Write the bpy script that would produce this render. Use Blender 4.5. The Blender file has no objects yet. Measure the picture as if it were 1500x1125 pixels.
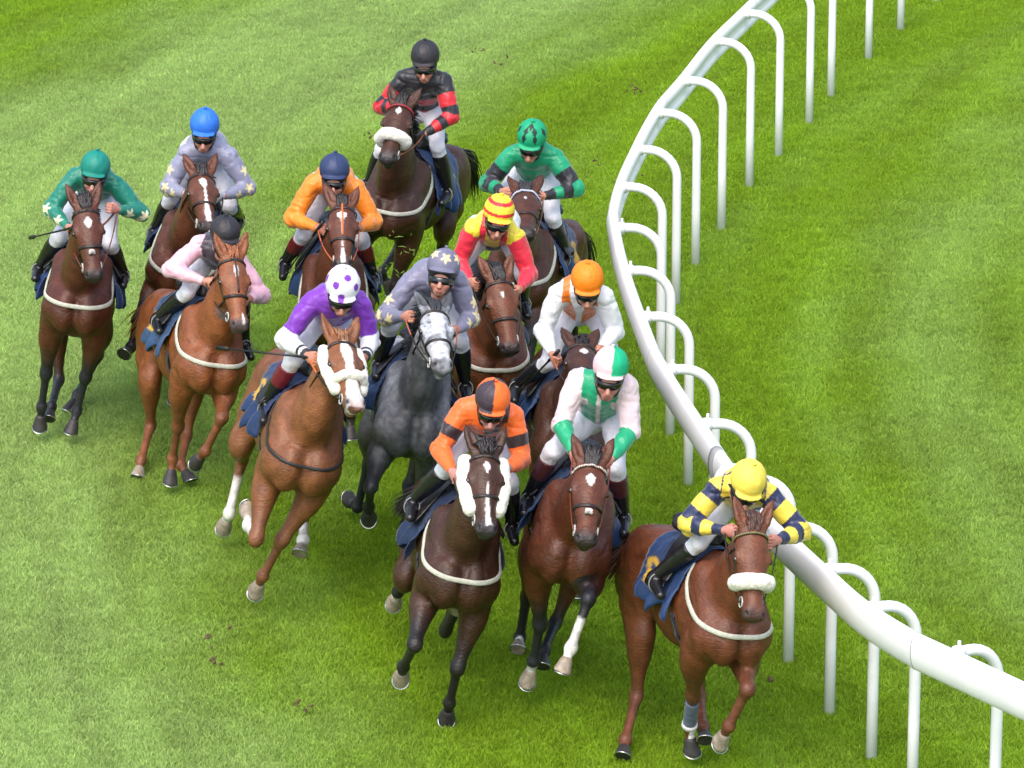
import bpy, math, random
import numpy as np
from mathutils import Vector, Matrix

# ------------------------------------------------------------------ camera, sky, sun, exposure
scene = bpy.context.scene
PITCH, FPX, CAMH = math.radians(18), 7423.0, 12.21
cam = bpy.data.cameras.new('camera'); camo = bpy.data.objects.new('camera', cam)
scene.collection.objects.link(camo)
camo.location = (0, 0, CAMH); camo.rotation_euler = (math.radians(90)-PITCH, 0, 0)
cam.sensor_width = 36; cam.lens = FPX/1500*36; cam.clip_end = 5000; cam.clip_start = 0.5
scene.camera = camo
SUN_EL, SUN_AZ = math.radians(58), math.radians(200)      # azimuth measured from +Y towards +X
w = bpy.data.worlds.new('World'); scene.world = w; w.use_nodes = True
nt = w.node_tree; bg = nt.nodes['Background']
sky = nt.nodes.new('ShaderNodeTexSky'); sky.sky_type = 'NISHITA'; sky.sun_disc = False
sky.sun_elevation = SUN_EL; sky.sun_rotation = SUN_AZ
sky.air_density = 1.0; sky.dust_density = 4.0; sky.ozone_density = 1.0
nt.links.new(sky.outputs[0], bg.inputs[0]); bg.inputs[1].default_value = 0.165
sl = bpy.data.lights.new('sun', 'SUN'); sl.energy = .85; sl.angle = math.radians(60); sl.color = (1, .96, .90)
so = bpy.data.objects.new('sun', sl); scene.collection.objects.link(so)
sd = Vector((math.sin(SUN_AZ)*math.cos(SUN_EL), math.cos(SUN_AZ)*math.cos(SUN_EL), math.sin(SUN_EL)))
so.rotation_euler = sd.to_track_quat('Z', 'Y').to_euler()
scene.view_settings.view_transform = 'Standard'; scene.view_settings.look = 'None'
scene.view_settings.gamma = 1; scene.view_settings.exposure = 0.9
C = scene.collection
random.seed(5)

def ray(u, v, z):
    """ground point seen at pixel (u, v) of the 1500x1125 photograph, at height z (used once to survey the rail)"""
    c, s = math.cos(PITCH), math.sin(PITCH); x = (u-750)/FPX; y = -(v-562.5)/FPX
    d = (x, c+y*s, -s+y*c); t = (z-CAMH)/d[2]
    return np.array([t*d[0], t*d[1], z])

# ------------------------------------------------------------------ numpy helpers
def V(*a): return np.array(a, float)
def U(v): v = np.asarray(v, float); return v/(np.linalg.norm(v)+1e-12)
def lerp(a, b, t): return np.asarray(a)*(1-t)+np.asarray(b)*t
_tab = np.random.RandomState(3).rand(32, 32, 32)
def noise(P, f, off=0.0):
    Q = np.asarray(P)*f+off*7.31+100; i = np.floor(Q).astype(int); t = Q-i; t = t*t*(3-2*t); r = 0
    for a in (0, 1):
        for b in (0, 1):
            for c in (0, 1):
                wt = (t[..., 0] if a else 1-t[..., 0])*(t[..., 1] if b else 1-t[..., 1])*(t[..., 2] if c else 1-t[..., 2])
                r = r+wt*_tab[(i[..., 0]+a) % 32, (i[..., 1]+b) % 32, (i[..., 2]+c) % 32]
    return r*2-1

class Field:
    """signed-distance grid: blended solids, meshed into one continuous surface"""
    def __init__(s, lo, hi, h):
        s.lo = np.array(lo, float); s.h = h; s.n = np.ceil((np.array(hi)-s.lo)/h).astype(int)+1
        s.F = np.full(s.n, 0.3, np.float32)
        s.ax = [(s.lo[i]+np.arange(s.n[i])*h).astype(np.float32) for i in range(3)]
    def box(s, lo, hi):
        a = np.clip(np.floor((lo-s.lo)/s.h).astype(int), 0, s.n); b = np.clip(np.ceil((hi-s.lo)/s.h).astype(int)+1, 0, s.n)
        sl = tuple(slice(a[i], b[i]) for i in range(3))
        X = s.ax[0][sl[0]][:, None, None]; Y = s.ax[1][sl[1]][None, :, None]; Z = s.ax[2][sl[2]][None, None, :]
        return sl, X, Y, Z
    def merge(s, sl, d, k, sub):
        F = s.F[sl]
        if F.size == 0: return
        if sub:
            d = -d; h = np.clip(.5-.5*(F-d)/k, 0, 1); s.F[sl] = F*(1-h)+d*h+k*h*(1-h)
        else:
            h = np.clip(.5+.5*(d-F)/k, 0, 1); s.F[sl] = d*(1-h)+F*h-k*h*(1-h)
    def cone(s, a, b, ra, rb, side=None, sx=1.0, k=.03, prof=None, sub=False):
        a = np.asarray(a, float); b = np.asarray(b, float)
        R = max(ra, rb, max(prof) if prof else 0)*max(1, sx)+k+3*s.h
        sl, X, Y, Z = s.box(np.minimum(a, b)-R, np.maximum(a, b)+R)
        x, y, z = X-a[0], Y-a[1], Z-a[2]; ba = b-a
        if side is not None and sx != 1.0:
            side = U(side); q = (x*side[0]+y*side[1]+z*side[2])*(1/sx-1)
            x, y, z = x+q*side[0], y+q*side[1], z+q*side[2]; ba = ba+(ba@side)*(1/sx-1)*side
        L2 = max(ba@ba, 1e-9); h = np.clip((x*ba[0]+y*ba[1]+z*ba[2])/L2, 0, 1)
        r = np.interp(h, np.linspace(0, 1, len(prof)), prof) if prof else ra+(rb-ra)*h
        d = np.sqrt((x-h*ba[0])**2+(y-h*ba[1])**2+(z-h*ba[2])**2)-r
        s.merge(sl, d.astype(np.float32), k, sub)
    def ell(s, c, r, ax=None, k=.03, sub=False):
        c = np.asarray(c, float); R = max(r)+k+3*s.h
        sl, X, Y, Z = s.box(c-R, c+R); x, y, z = X-c[0], Y-c[1], Z-c[2]
        if ax is not None: x, y, z = [x*e[0]+y*e[1]+z*e[2] for e in ax]
        k0 = np.sqrt((x/r[0])**2+(y/r[1])**2+(z/r[2])**2)+1e-6
        k1 = np.sqrt((x/r[0]**2)**2+(y/r[1]**2)**2+(z/r[2]**2)**2)+1e-6
        s.merge(sl, (k0*(k0-1)/k1).astype(np.float32), k, sub)
    def cut(s, p, n, k=.004):                       # keep only the side n points away from
        sl = (slice(None),)*3
        d = (s.ax[0][:, None, None]-p[0])*n[0]+(s.ax[1][None, :, None]-p[1])*n[1]+(s.ax[2][None, None, :]-p[2])*n[2]
        F = s.F; h = np.clip(.5-.5*(F-d)/k, 0, 1); s.F = (F*(1-h)+d*h+k*h*(1-h)).astype(np.float32)
    def samp(s, P):
        i = np.clip(np.rint((P-s.lo)/s.h).astype(int), 0, s.n-1); return s.F[i[..., 0], i[..., 1], i[..., 2]]
    def snap(s, P0, P1, off=.0, n=140):
        """first surface point met going from P0 (outside) towards P1 (inside), pushed back out by off"""
        P0 = np.asarray(P0, float); P1 = np.asarray(P1, float); t = np.linspace(0, 1, n)
        Q = P0[..., None, :]*(1-t[:, None])+P1[..., None, :]*t[:, None]; f = s.samp(Q) < 0
        i = np.where(f.any(-1), f.argmax(-1), n-1); t = t[i][..., None]
        return P0*(1-t)+P1*t+(P0-P1)/(np.linalg.norm(P0-P1, axis=-1, keepdims=True)+1e-9)*off
    def mesh(s):
        F = s.F; I = F < 0; n = s.n
        cs = [(a, b, c) for a in (0, 1) for b in (0, 1) for c in (0, 1)]
        cnt = sum(I[a:n[0]-1+a, b:n[1]-1+b, c:n[2]-1+c].astype(np.int8) for a, b, c in cs)
        act = (cnt > 0) & (cnt < 8); ci = np.argwhere(act)
        idx = np.full(act.shape, -1, np.int32); idx[act] = np.arange(len(ci))
        val = {c: F[ci[:, 0]+c[0], ci[:, 1]+c[1], ci[:, 2]+c[2]] for c in cs}
        S = np.zeros((len(ci), 3)); N = np.zeros(len(ci))
        for a in cs:
            for b in cs:
                df = [b[i]-a[i] for i in range(3)]
                if min(df) < 0 or sum(df) != 1: continue
                va, vb = val[a], val[b]; m = (va < 0) != (vb < 0)
                t = np.where(m, va/(np.where(m, va-vb, 1)), 0)
                for i in range(3): S[:, i] += np.where(m, a[i]+t*df[i], 0)
                N += m
        Vt = s.lo+(ci+S/N[:, None])*s.h
        Q = []
        for ax in range(3):
            o = [i for i in range(3) if i != ax]
            sa = [slice(0, n[i]) for i in range(3)]; sb = list(sa); sa[ax] = slice(0, n[ax]-1); sb[ax] = slice(1, n[ax])
            A, B = I[tuple(sa)], I[tuple(sb)]; e = np.argwhere(A != B)
            e = e[(e[:, o[0]] > 0) & (e[:, o[1]] > 0) & (e[:, o[0]] < n[o[0]]-1) & (e[:, o[1]] < n[o[1]]-1)]
            f = A[e[:, 0], e[:, 1], e[:, 2]]
            def g(da, db):
                q = e.copy(); q[:, o[0]] -= da; q[:, o[1]] -= db; return idx[q[:, 0], q[:, 1], q[:, 2]]
            quad = np.stack([g(1, 1), g(0, 1), g(0, 0), g(1, 0)], 1)
            if ax == 1: f = ~f
            quad[~f] = quad[~f][:, ::-1]; Q.append(quad)
        return Vt, np.concatenate(Q)

def vnormals(Vt, Q):
    n = np.cross(Vt[Q[:, 2]]-Vt[Q[:, 0]], Vt[Q[:, 3]]-Vt[Q[:, 1]]); N = np.zeros_like(Vt)
    for i in range(4): np.add.at(N, Q[:, i], n)
    return N/(np.linalg.norm(N, axis=1, keepdims=True)+1e-12)

class MB:
    """plain mesh collector for tubes, ribbons and sheets"""
    def __init__(s): s.v = []; s.f = []; s.c = []
    def tube(s, pts, r, n=6, col=(1, 1, 1), flat=None, sq=1.0, caps=True):
        pts = [np.asarray(p, float) for p in pts]; m = len(pts); base = len(s.v); ref = None
        for i, p in enumerate(pts):
            t = U(pts[min(i+1, m-1)]-pts[max(i-1, 0)])
            fl = flat[i] if flat is not None else None
            if fl is not None: a = U(fl-(fl@t)*t)
            else:
                if ref is None: ref = V(0, 0, 1) if abs(t[2]) < .9 else V(1, 0, 0)
                a = U(ref-(ref@t)*t); ref = a
            b = np.cross(t, a); rr = r[i] if hasattr(r, '__len__') else r
            for j in range(n):
                q = 2*math.pi*j/n; s.v.append(p+a*math.cos(q)*rr*sq+b*math.sin(q)*rr); s.c.append(col)
        for i in range(m-1):
            for j in range(n):
                s.f.append((base+i*n+j, base+i*n+(j+1) % n, base+(i+1)*n+(j+1) % n, base+(i+1)*n+j))
        if caps: s.f.append(tuple(base+j for j in range(n))[::-1]); s.f.append(tuple(base+(m-1)*n+j for j in range(n)))
    def sheet(s, G, cols=None):
        base = len(s.v); a, b = G.shape[:2]
        for i in range(a):
            for j in range(b): s.v.append(G[i, j]); s.c.append(cols[i, j] if cols is not None else (1, 1, 1))
        for i in range(a-1):
            for j in range(b-1): q = base+i*b+j; s.f.append((q, q+1, q+b+1, q+b))

def link(name, Vt, F, mat, parent=None, col=None, smooth=True, loc=None, rotz=0):
    me = bpy.data.meshes.new(name); Vt = np.asarray(Vt, float)
    if isinstance(F, np.ndarray):
        me.vertices.add(len(Vt)); me.vertices.foreach_set('co', Vt.ravel())
        me.loops.add(F.size); me.loops.foreach_set('vertex_index', F.ravel().astype(np.int32))
        me.polygons.add(len(F)); me.polygons.foreach_set('loop_start', np.arange(len(F), dtype=np.int32)*4)
        me.update(calc_edges=True)
    else: me.from_pydata([tuple(v) for v in Vt], [], F); me.update()
    me.polygons.foreach_set('use_smooth', np.full(len(me.polygons), smooth))
    if col is not None:
        at = me.color_attributes.new('Col', 'FLOAT_COLOR', 'POINT'); c = np.ones((len(Vt), 4)); c[:, :3] = col
        at.data.foreach_set('color', c.ravel())
    me.materials.append(mat); o = bpy.data.objects.new(name, me); C.objects.link(o)
    if parent: o.parent = parent
    if loc is not None: o.location = loc
    return o
def lmb(name, mb, mat, parent=None, smooth=True): return link(name, mb.v, mb.f, mat, parent, np.array(mb.c), smooth)
def empty(name, loc, rz, label, cat, group=None):
    o = bpy.data.objects.new(name, None); C.objects.link(o); o.location = loc; o.rotation_euler = (0, 0, rz)
    o.empty_display_size = .2; tag(o, label, cat, group); return o
def tag(o, label=None, cat=None, group=None, kind=None):
    if label: o['label'] = label
    if cat: o['category'] = cat
    if group: o['group'] = group
    if kind: o['kind'] = kind

# ------------------------------------------------------------------ materials
def mat(name, col=None, rough=.5, spec=.5, attr=False, nscale=0, namt=.0, bump=0, bscale=60, sheen=0, coat=0, metal=0, bstretch=None, sss=0):
    m = bpy.data.materials.new(name); m.use_nodes = True; nt = m.node_tree; p = nt.nodes['Principled BSDF']
    p.inputs['Roughness'].default_value = rough; p.inputs['Specular IOR Level'].default_value = spec
    p.inputs['Metallic'].default_value = metal; p.inputs['Coat Weight'].default_value = coat; p.inputs['Coat Roughness'].default_value = .35
    p.inputs['Sheen Weight'].default_value = sheen; p.inputs['Sheen Roughness'].default_value = .4
    if sss: p.inputs['Subsurface Weight'].default_value = sss; p.inputs['Subsurface Radius'].default_value = (.01, .004, .002)
    tc = nt.nodes.new('ShaderNodeTexCoord'); src = None
    if attr: a = nt.nodes.new('ShaderNodeAttribute'); a.attribute_name = 'Col'; src = a.outputs['Color']
    else: rgb = nt.nodes.new('ShaderNodeRGB'); rgb.outputs[0].default_value = (*col, 1); src = rgb.outputs[0]
    if nscale:
        n = nt.nodes.new('ShaderNodeTexNoise'); n.inputs['Scale'].default_value = nscale; n.inputs['Detail'].default_value = 5
        nt.links.new(tc.outputs['Object'], n.inputs['Vector'])
        mr = nt.nodes.new('ShaderNodeMapRange'); mr.inputs['From Min'].default_value = .3; mr.inputs['From Max'].default_value = .7
        mr.inputs['To Min'].default_value = 1-namt; mr.inputs['To Max'].default_value = 1+namt; nt.links.new(n.outputs['Fac'], mr.inputs['Value'])
        mx = nt.nodes.new('ShaderNodeVectorMath'); mx.operation = 'SCALE'; nt.links.new(src, mx.inputs[0]); nt.links.new(mr.outputs[0], mx.inputs['Scale']); src = mx.outputs[0]
    nt.links.new(src, p.inputs['Base Color'])
    if bump:
        mp = nt.nodes.new('ShaderNodeMapping'); nt.links.new(tc.outputs['Object'], mp.inputs[0])
        if bstretch: mp.inputs['Scale'].default_value = bstretch
        n = nt.nodes.new('ShaderNodeTexNoise'); n.inputs['Scale'].default_value = bscale; n.inputs['Detail'].default_value = 4
        nt.links.new(mp.outputs[0], n.inputs['Vector']); b = nt.nodes.new('ShaderNodeBump'); b.inputs['Distance'].default_value = bump
        nt.links.new(n.outputs['Fac'], b.inputs['Height']); nt.links.new(b.outputs[0], p.inputs['Normal'])
    return m
M_COAT = mat('horse_coat', attr=True, rough=.44, spec=.45, nscale=14, namt=.25, bump=.006, bscale=38, bstretch=(1, 1, 2.2), sheen=.0)
M_GREY = mat('dappled_coat', attr=True, rough=.5, spec=.4, nscale=26, namt=.35, bump=.003, bscale=50)
M_HAIR = mat('horse_hair', attr=True, rough=.45, spec=.5)
M_HOOF = mat('hoof_horn', attr=True, rough=.55, nscale=40, namt=.2)
M_SILK = mat('silk_cloth', attr=True, rough=.40, spec=.5, sheen=.3, bump=.016, bscale=13, bstretch=(1, 1, .5), nscale=9, namt=.06)
M_BREECH = mat('breeches_cloth', (.72, .73, .80), rough=.6, sheen=.2, bump=.008, bscale=25, nscale=10, namt=.07)
M_DBREECH = mat('dark_breeches_cloth', (.018, .017, .02), rough=.5, bump=.006, bscale=25)
M_SKIN = mat('skin', attr=True, rough=.5, sss=.15, nscale=30, namt=.08)
M_BOOT = mat('boot_leather', attr=True, rough=.25, spec=.6, bump=.003, bscale=30)
M_CAP = mat('cap_cover', attr=True, rough=.5, spec=.4, bump=.006, bscale=25, nscale=12, namt=.06)
M_BLACK = mat('black_leather', (.012, .011, .011), rough=.4)
M_GOG = mat('goggle_lens', (.006, .006, .008), rough=.08, spec=.8)
M_STRAP = mat('strap_leather', attr=True, rough=.45)
M_FLEECE = mat('sheepskin', (.82, .79, .69), rough=.95, spec=.1, sheen=.5, nscale=60, namt=.10, bump=.008, bscale=120)
M_GIRTH = mat('white_webbing', (.50, .50, .42), rough=.8, nscale=40, namt=.15, bump=.004, bscale=120)
M_CLOTH = mat('saddle_cloth_fabric', attr=True, rough=.55, nscale=18, namt=.15, bump=.006, bscale=25, sheen=.2)
M_METAL = mat('steel', (.6, .6, .6), rough=.25, metal=1)
M_EYE = mat('eye', (.012, .006, .004), rough=.06, spec=.9)
M_PVC = mat('white_plastic_rail', (.90, .91, .92), rough=.35, spec=.5, nscale=3, namt=.04, bump=.001, bscale=8)
M_JOINT = mat('rail_joint_grey', (.30, .31, .32), rough=.6)
M_DIRT = mat('dirt', (.10, .06, .035), rough=.95, nscale=30, namt=.4)
FIT={
'yellow':([1.156,29.887,0.357,-0.095,0.095,-0.153,1.000],
  [1045,-132,1901,1334,-175,1377,232,-41,613,75,30,364,63,72,203,856,39,814,723,5,543,623,3,410,-500,-127,832,-546,-86,402,-301,-234,171,-171,-296,98,-388,194,881,-320,252,457,19,150,351,168,107,298,80,209,1859,466,29,2025,636,-23,2089,651,-33,1925,394,-111,1974,373,-280,1729,605,-126,1751,88,99,1849,315,-162,1606,53,-324,1317,494,182,1955,604,394,1770,759,165,1732,9,153,1918,328,245,1663,-17,309,1432]),
'orange':([-0.383,30.841,0.108,-0.095,0.124,-0.209,1.009],
  [894,-32,2011,1308,24,1580,808,-220,680,590,-235,474,464,-219,369,514,116,512,380,129,243,277,146,115,-470,-194,845,-895,-133,855,-1139,-139,577,-1262,-136,468,-327,187,929,-463,131,525,-205,149,790,-49,126,744,-44,61,2015,391,-2,2146,538,-4,2267,577,7,2108,311,-143,2117,342,-236,1842,601,-171,1760,-33,-41,1985,278,-162,1730,30,-313,1424,349,159,2140,366,279,1872,620,167,1845,-50,107,1921,282,242,1703,30,350,1384]),
'pinkgreen':([0.380,30.903,0.010,0.028,0.135,-0.204,1.023],
  [1137,-22,1827,1561,24,1406,300,-71,563,182,-55,288,127,-61,134,898,153,904,968,106,596,1044,77,453,-538,-168,823,-797,-125,479,-980,-103,159,-825,-109,105,-426,147,856,-411,69,429,-65,14,312,81,12,237,-24,34,1935,385,-13,2141,490,16,2297,568,25,2156,311,-159,2136,365,-200,1850,591,-105,1716,-34,-29,1849,284,-216,1651,73,-296,1295,331,143,2163,366,231,1884,571,129,1723,2,133,1951,260,196,1626,43,324,1289]),
'purple':([-1.480,32.810,0.147,0.029,0.033,-0.258,1.041],
  [823,18,2040,1343,126,1761,690,-179,568,391,-198,557,236,-206,613,478,25,531,409,-28,243,323,-34,103,-621,-212,831,-981,-118,614,-903,-126,240,-1001,-125,107,-281,181,980,-390,268,574,-63,258,400,89,230,344,-14,61,1994,408,-19,2156,532,-11,2300,579,12,2143,326,-142,2086,361,-254,1815,610,-129,1803,8,-36,1955,302,-164,1682,118,-240,1311,377,145,2165,335,293,1919,602,230,1863,-63,111,1916,278,241,1710,-27,310,1429]),
'grey':([-0.708,33.462,0.080,0.013,0.138,-0.183,1.017],
  [911,-21,2002,1426,57,1704,823,-233,703,585,-204,522,459,-179,420,271,150,560,29,130,383,-75,130,254,-517,-187,831,-839,-136,550,-983,-148,209,-1137,-207,217,-319,188,937,-409,130,521,-108,130,306,-1,130,181,-62,24,1981,369,-25,2133,532,24,2217,649,9,2109,326,-156,2043,342,-291,1780,592,-181,1840,-30,-74,1957,277,-240,1722,-5,-254,1411,361,138,2107,321,285,1861,573,179,1800,-24,119,1961,273,243,1692,38,355,1361]),
'pink':([-2.337,35.275,0.324,-0.105,0.158,-0.203,0.980],
  [944,-46,1985,1270,6,1482,246,-88,593,100,-52,326,110,-49,146,842,67,757,722,12,483,600,-16,373,-481,-151,836,-676,-42,467,-424,-147,221,-314,-186,106,-393,179,877,-396,170,445,-90,70,263,26,131,163,-9,102,1879,430,-6,1950,552,-19,2095,618,3,1950,334,-138,1953,378,-338,1747,541,-113,1707,27,2,1857,308,-172,1593,-7,-291,1343,424,143,1870,483,346,1655,714,190,1631,34,114,1973,250,245,1637,157,361,1241]),
'teal':([-3.240,36.462,0.051,-0.060,0.201,-0.148,0.989],
  [1027,-25,1931,1297,122,1414,288,-171,550,161,-176,276,120,-170,112,290,128,562,175,93,281,213,68,115,-421,-154,858,-413,-87,430,-90,-110,252,53,-115,170,-512,192,833,-878,180,606,-729,62,292,-638,13,165,-45,10,1920,377,3,2101,552,2,2174,620,-1,2030,343,-150,2046,364,-287,1788,578,-136,1689,6,-76,1887,265,-208,1582,-26,-338,1308,358,157,2039,353,384,1845,566,204,1872,13,95,1895,282,180,1583,-38,305,1342]),
'blue':([-2.457,37.521,-0.069,-0.000,0.004,-0.194,1.007],
  [877,33,2017,1385,200,1746,843,-234,736,1106,-229,598,1268,-255,583,526,150,514,512,130,215,551,130,54,-383,-192,887,-671,-131,574,-616,-130,208,-559,-130,53,-469,193,845,-867,131,694,-1108,130,413,-1197,130,274,-20,-13,1890,407,6,2058,461,-37,2238,546,-13,2100,390,-135,1959,432,-223,1676,660,-71,1725,35,-101,1872,291,-199,1553,56,-301,1220,369,163,2005,376,366,1785,604,208,1753,32,77,1865,304,249,1592,-68,311,1409]),
'redblack':([-0.773,38.825,-0.294,0.005,0.147,-0.158,1.008],
  [850,2,2031,1303,103,1650,829,-150,705,637,-130,476,483,-130,416,466,122,515,463,130,215,534,130,66,-386,-194,885,-695,-237,589,-371,-250,412,-431,-161,285,-362,196,902,-727,104,694,-642,127,334,-594,130,176,14,-62,1918,396,3,2165,454,2,2347,517,39,2203,370,-155,2116,367,-283,1852,554,-87,1920,67,-111,1840,309,-235,1516,80,-364,1190,307,140,2154,352,282,1903,543,141,1754,-6,27,1864,304,198,1640,109,303,1280]),
'green':([0.178,37.026,-0.254,-0.076,0.195,-0.042,1.007],
  [1053,122,1895,1563,283,1625,271,-150,559,29,-130,383,-75,-130,254,858,193,759,712,84,520,621,29,394,-376,-193,892,-712,-130,632,-603,-131,278,-494,-131,155,-463,194,847,-866,130,711,-1095,130,420,-1217,130,309,5,-63,1902,410,5,2106,551,16,2232,575,12,2070,399,-154,2057,404,-325,1820,619,-150,1788,-28,-116,1986,270,-240,1717,-28,-310,1429,332,144,2065,335,334,1843,524,136,1782,36,37,1882,329,178,1613,51,242,1306]),
'redyellow':([-0.228,35.178,0.160,-0.009,0.030,-0.051,0.995],
  [1045,-63,1912,1435,-10,1459,795,-150,659,982,-130,425,1072,-130,287,526,150,514,512,130,215,551,130,54,-382,-192,888,-672,-131,576,-616,-130,210,-559,-130,55,-469,193,845,-867,131,694,-1108,130,413,-1197,130,274,-29,67,1930,390,6,2107,523,8,2243,599,-12,2103,365,-150,2066,310,-239,1797,575,-179,1729,-22,-38,1937,271,-240,1715,-28,-310,1429,397,147,2017,414,271,1750,663,157,1694,-4,130,2010,273,240,1714,-28,310,1429]),
'whiteorange':([0.380,33.271,0.041,0.001,0.075,-0.081,1.001],
  [999,-15,1949,1563,3,1749,830,-150,705,638,-130,475,484,-130,416,526,150,514,512,130,215,551,130,54,-383,-192,888,-671,-131,574,-616,-130,208,-559,-130,54,-469,193,845,-866,131,694,-1108,130,413,-1197,130,274,-5,28,1947,395,-5,2172,554,24,2271,595,34,2112,367,-153,2106,324,-227,1830,577,-169,1724,17,-70,1913,285,-174,1605,-3,-365,1366,392,149,2110,308,266,1860,555,156,1785,-43,124,1962,274,241,1712,-28,310,1429]),
'navycap':([-1.325,36.422,0.001,-0.006,0.025,0.002,1.002],
  [831,86,2032,1318,103,1682,526,-150,514,512,-130,215,551,-130,54,795,150,659,982,130,425,1073,130,287,-469,-193,845,-867,-131,694,-1108,-130,413,-1197,-130,274,-374,193,893,-795,239,819,-694,151,472,-644,135,315,-47,-3,1925,385,11,2079,535,22,2194,638,15,2073,355,-146,2030,395,-293,1778,600,-104,1760,4,-94,1912,287,-222,1628,13,-374,1348,355,156,2003,381,312,1753,635,197,1768,9,80,1892,282,201,1595,53,283,1253]),
}
JNAMES = ['poll', 'muz']+[a+b for b in 'AB' for a in ('fk', 'ff', 'fh')]+[a+b for b in 'AB' for a in ('st', 'hk', 'hf', 'hh')]+['pel', 'neck', 'head', 'nose']+[a+b for b in 'AB' for a in ('sh', 'el', 'hd', 'hip', 'kn', 'an')]
# ------------------------------------------------------------------ ground and turf
CX, CY, RR = 23.904, 36.955, 22.764            # centre and radius of the bend the rail follows
def ground_material(name, blades):
    m = bpy.data.materials.new(name); m.use_nodes = True; nt = m.node_tree; p = nt.nodes['Principled BSDF']
    p.inputs['Roughness'].default_value = .6 if blades else .9; p.inputs['Specular IOR Level'].default_value = .25
    g = nt.nodes.new('ShaderNodeNewGeometry'); L = nt.links.new
    sx = nt.nodes.new('ShaderNodeVectorMath'); sx.operation = 'SUBTRACT'; L(g.outputs['Position'], sx.inputs[0]); sx.inputs[1].default_value = (CX, CY, 0)
    fl = nt.nodes.new('ShaderNodeVectorMath'); fl.operation = 'MULTIPLY'; L(sx.outputs[0], fl.inputs[0]); fl.inputs[1].default_value = (1, 1, 0)
    ln = nt.nodes.new('ShaderNodeVectorMath'); ln.operation = 'LENGTH'; L(fl.outputs[0], ln.inputs[0])
    def noise_n(sc, det=3, mp=None):
        n = nt.nodes.new('ShaderNodeTexNoise'); n.inputs['Scale'].default_value = sc; n.inputs['Detail'].default_value = det
        q = nt.nodes.new('ShaderNodeMapping'); L(g.outputs['Position'], q.inputs[0])
        if mp: q.inputs['Scale'].default_value = mp
        L(q.outputs[0], n.inputs['Vector']); return n.outputs['Fac']
    def mth(op, a, b):
        n = nt.nodes.new('ShaderNodeMath'); n.operation = op
        for i, q in enumerate((a, b)):
            if hasattr(q, 'links'): L(q, n.inputs[i])
            else: n.inputs[i].default_value = q
        return n.outputs[0]
    wob = mth('MULTIPLY', mth('SUBTRACT', noise_n(.45, 3), .5), 2.2)
    r = mth('ADD', mth('SUBTRACT', ln.outputs['Value'], RR), wob)
    rn = nt.nodes.new('ShaderNodeMapRange'); rn.inputs['From Min'].default_value = -4; rn.inputs['From Max'].default_value = 10; L(r, rn.inputs['Value'])
    cr = nt.nodes.new('ShaderNodeValToRGB'); L(rn.outputs[0], cr.inputs[0]); e = cr.color_ramp.elements
    stops = [(-4, .10), (-3.0, .35), (-2.1, .42), (-1.2, .05), (1.0, .0), (2.4, .0), (3.2, .35), (4.2, .95), (5.6, 1.15), (6.9, .95), (7.9, .15), (9.5, .0)]
    while len(e) < len(stops): e.new(.5)
    for el, (x, v) in zip(e, stops): el.position = (x+4)/14; el.color = (v, v, v, 1)
    s1 = nt.nodes.new('ShaderNodeSeparateXYZ'); L(sx.outputs[0], s1.inputs[0]); a1 = mth('ARCTAN2', s1.outputs[1], mth('MULTIPLY', s1.outputs[0], -1.0)); c1 = nt.nodes.new('ShaderNodeCombineXYZ'); L(ln.outputs['Value'], c1.inputs[0]); L(mth('MULTIPLY', a1, 2.5), c1.inputs[1])
    n1 = nt.nodes.new('ShaderNodeTexNoise'); n1.inputs['Scale'].default_value = 1.1; n1.inputs['Detail'].default_value = 5; L(c1.outputs[0], n1.inputs['Vector'])
    pale = mth('ADD', cr.outputs[0], mth('MULTIPLY', mth('SUBTRACT', n1.outputs['Fac'], .5), 1.0)); pale = mth('ADD', pale, mth('MULTIPLY', mth('SUBTRACT', noise_n(1.6, 6), .5), .3))
    mix = nt.nodes.new('ShaderNodeMix'); mix.data_type = 'RGBA'; mix.clamp_factor = True; L(pale, mix.inputs[0])
    mix.inputs[6].default_value = (.265, .425, .020, 1); mix.inputs[7].default_value = (.40, .55, .17, 1)
    sep = nt.nodes.new('ShaderNodeSeparateXYZ'); L(sx.outputs[0], sep.inputs[0]); ang = mth('ARCTAN2', sep.outputs[1], mth('MULTIPLY', sep.outputs[0], -1.0))
    cmb = nt.nodes.new('ShaderNodeCombineXYZ'); L(ln.outputs['Value'], cmb.inputs[0]); L(mth('MULTIPLY', ang, 3.2), cmb.inputs[1])      # streaks run along the bend
    def streak(sc, det):
        n = nt.nodes.new('ShaderNodeTexNoise'); n.inputs['Scale'].default_value = sc; n.inputs['Detail'].default_value = det; L(cmb.outputs[0], n.inputs['Vector']); return n.outputs['Fac']
    fine = noise_n(7, 5); mid = streak(2.2, 5)
    br = mth('ADD', mth('MULTIPLY', mth('SUBTRACT', fine, .5), .5), mth('MULTIPLY', mth('SUBTRACT', mid, .5), .75)); br = mth('ADD', br, 1.0)
    if blades:
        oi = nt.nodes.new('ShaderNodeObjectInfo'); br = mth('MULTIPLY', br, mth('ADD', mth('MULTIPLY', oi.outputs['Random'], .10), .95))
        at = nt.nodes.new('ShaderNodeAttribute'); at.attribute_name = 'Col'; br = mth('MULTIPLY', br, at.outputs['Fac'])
    else: br = mth('MULTIPLY', br, .6)
    sc = nt.nodes.new('ShaderNodeVectorMath'); sc.operation = 'SCALE'; L(mix.outputs[2], sc.inputs[0]); L(br, sc.inputs['Scale'])
    L(sc.outputs[0], p.inputs['Base Color'])
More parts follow.
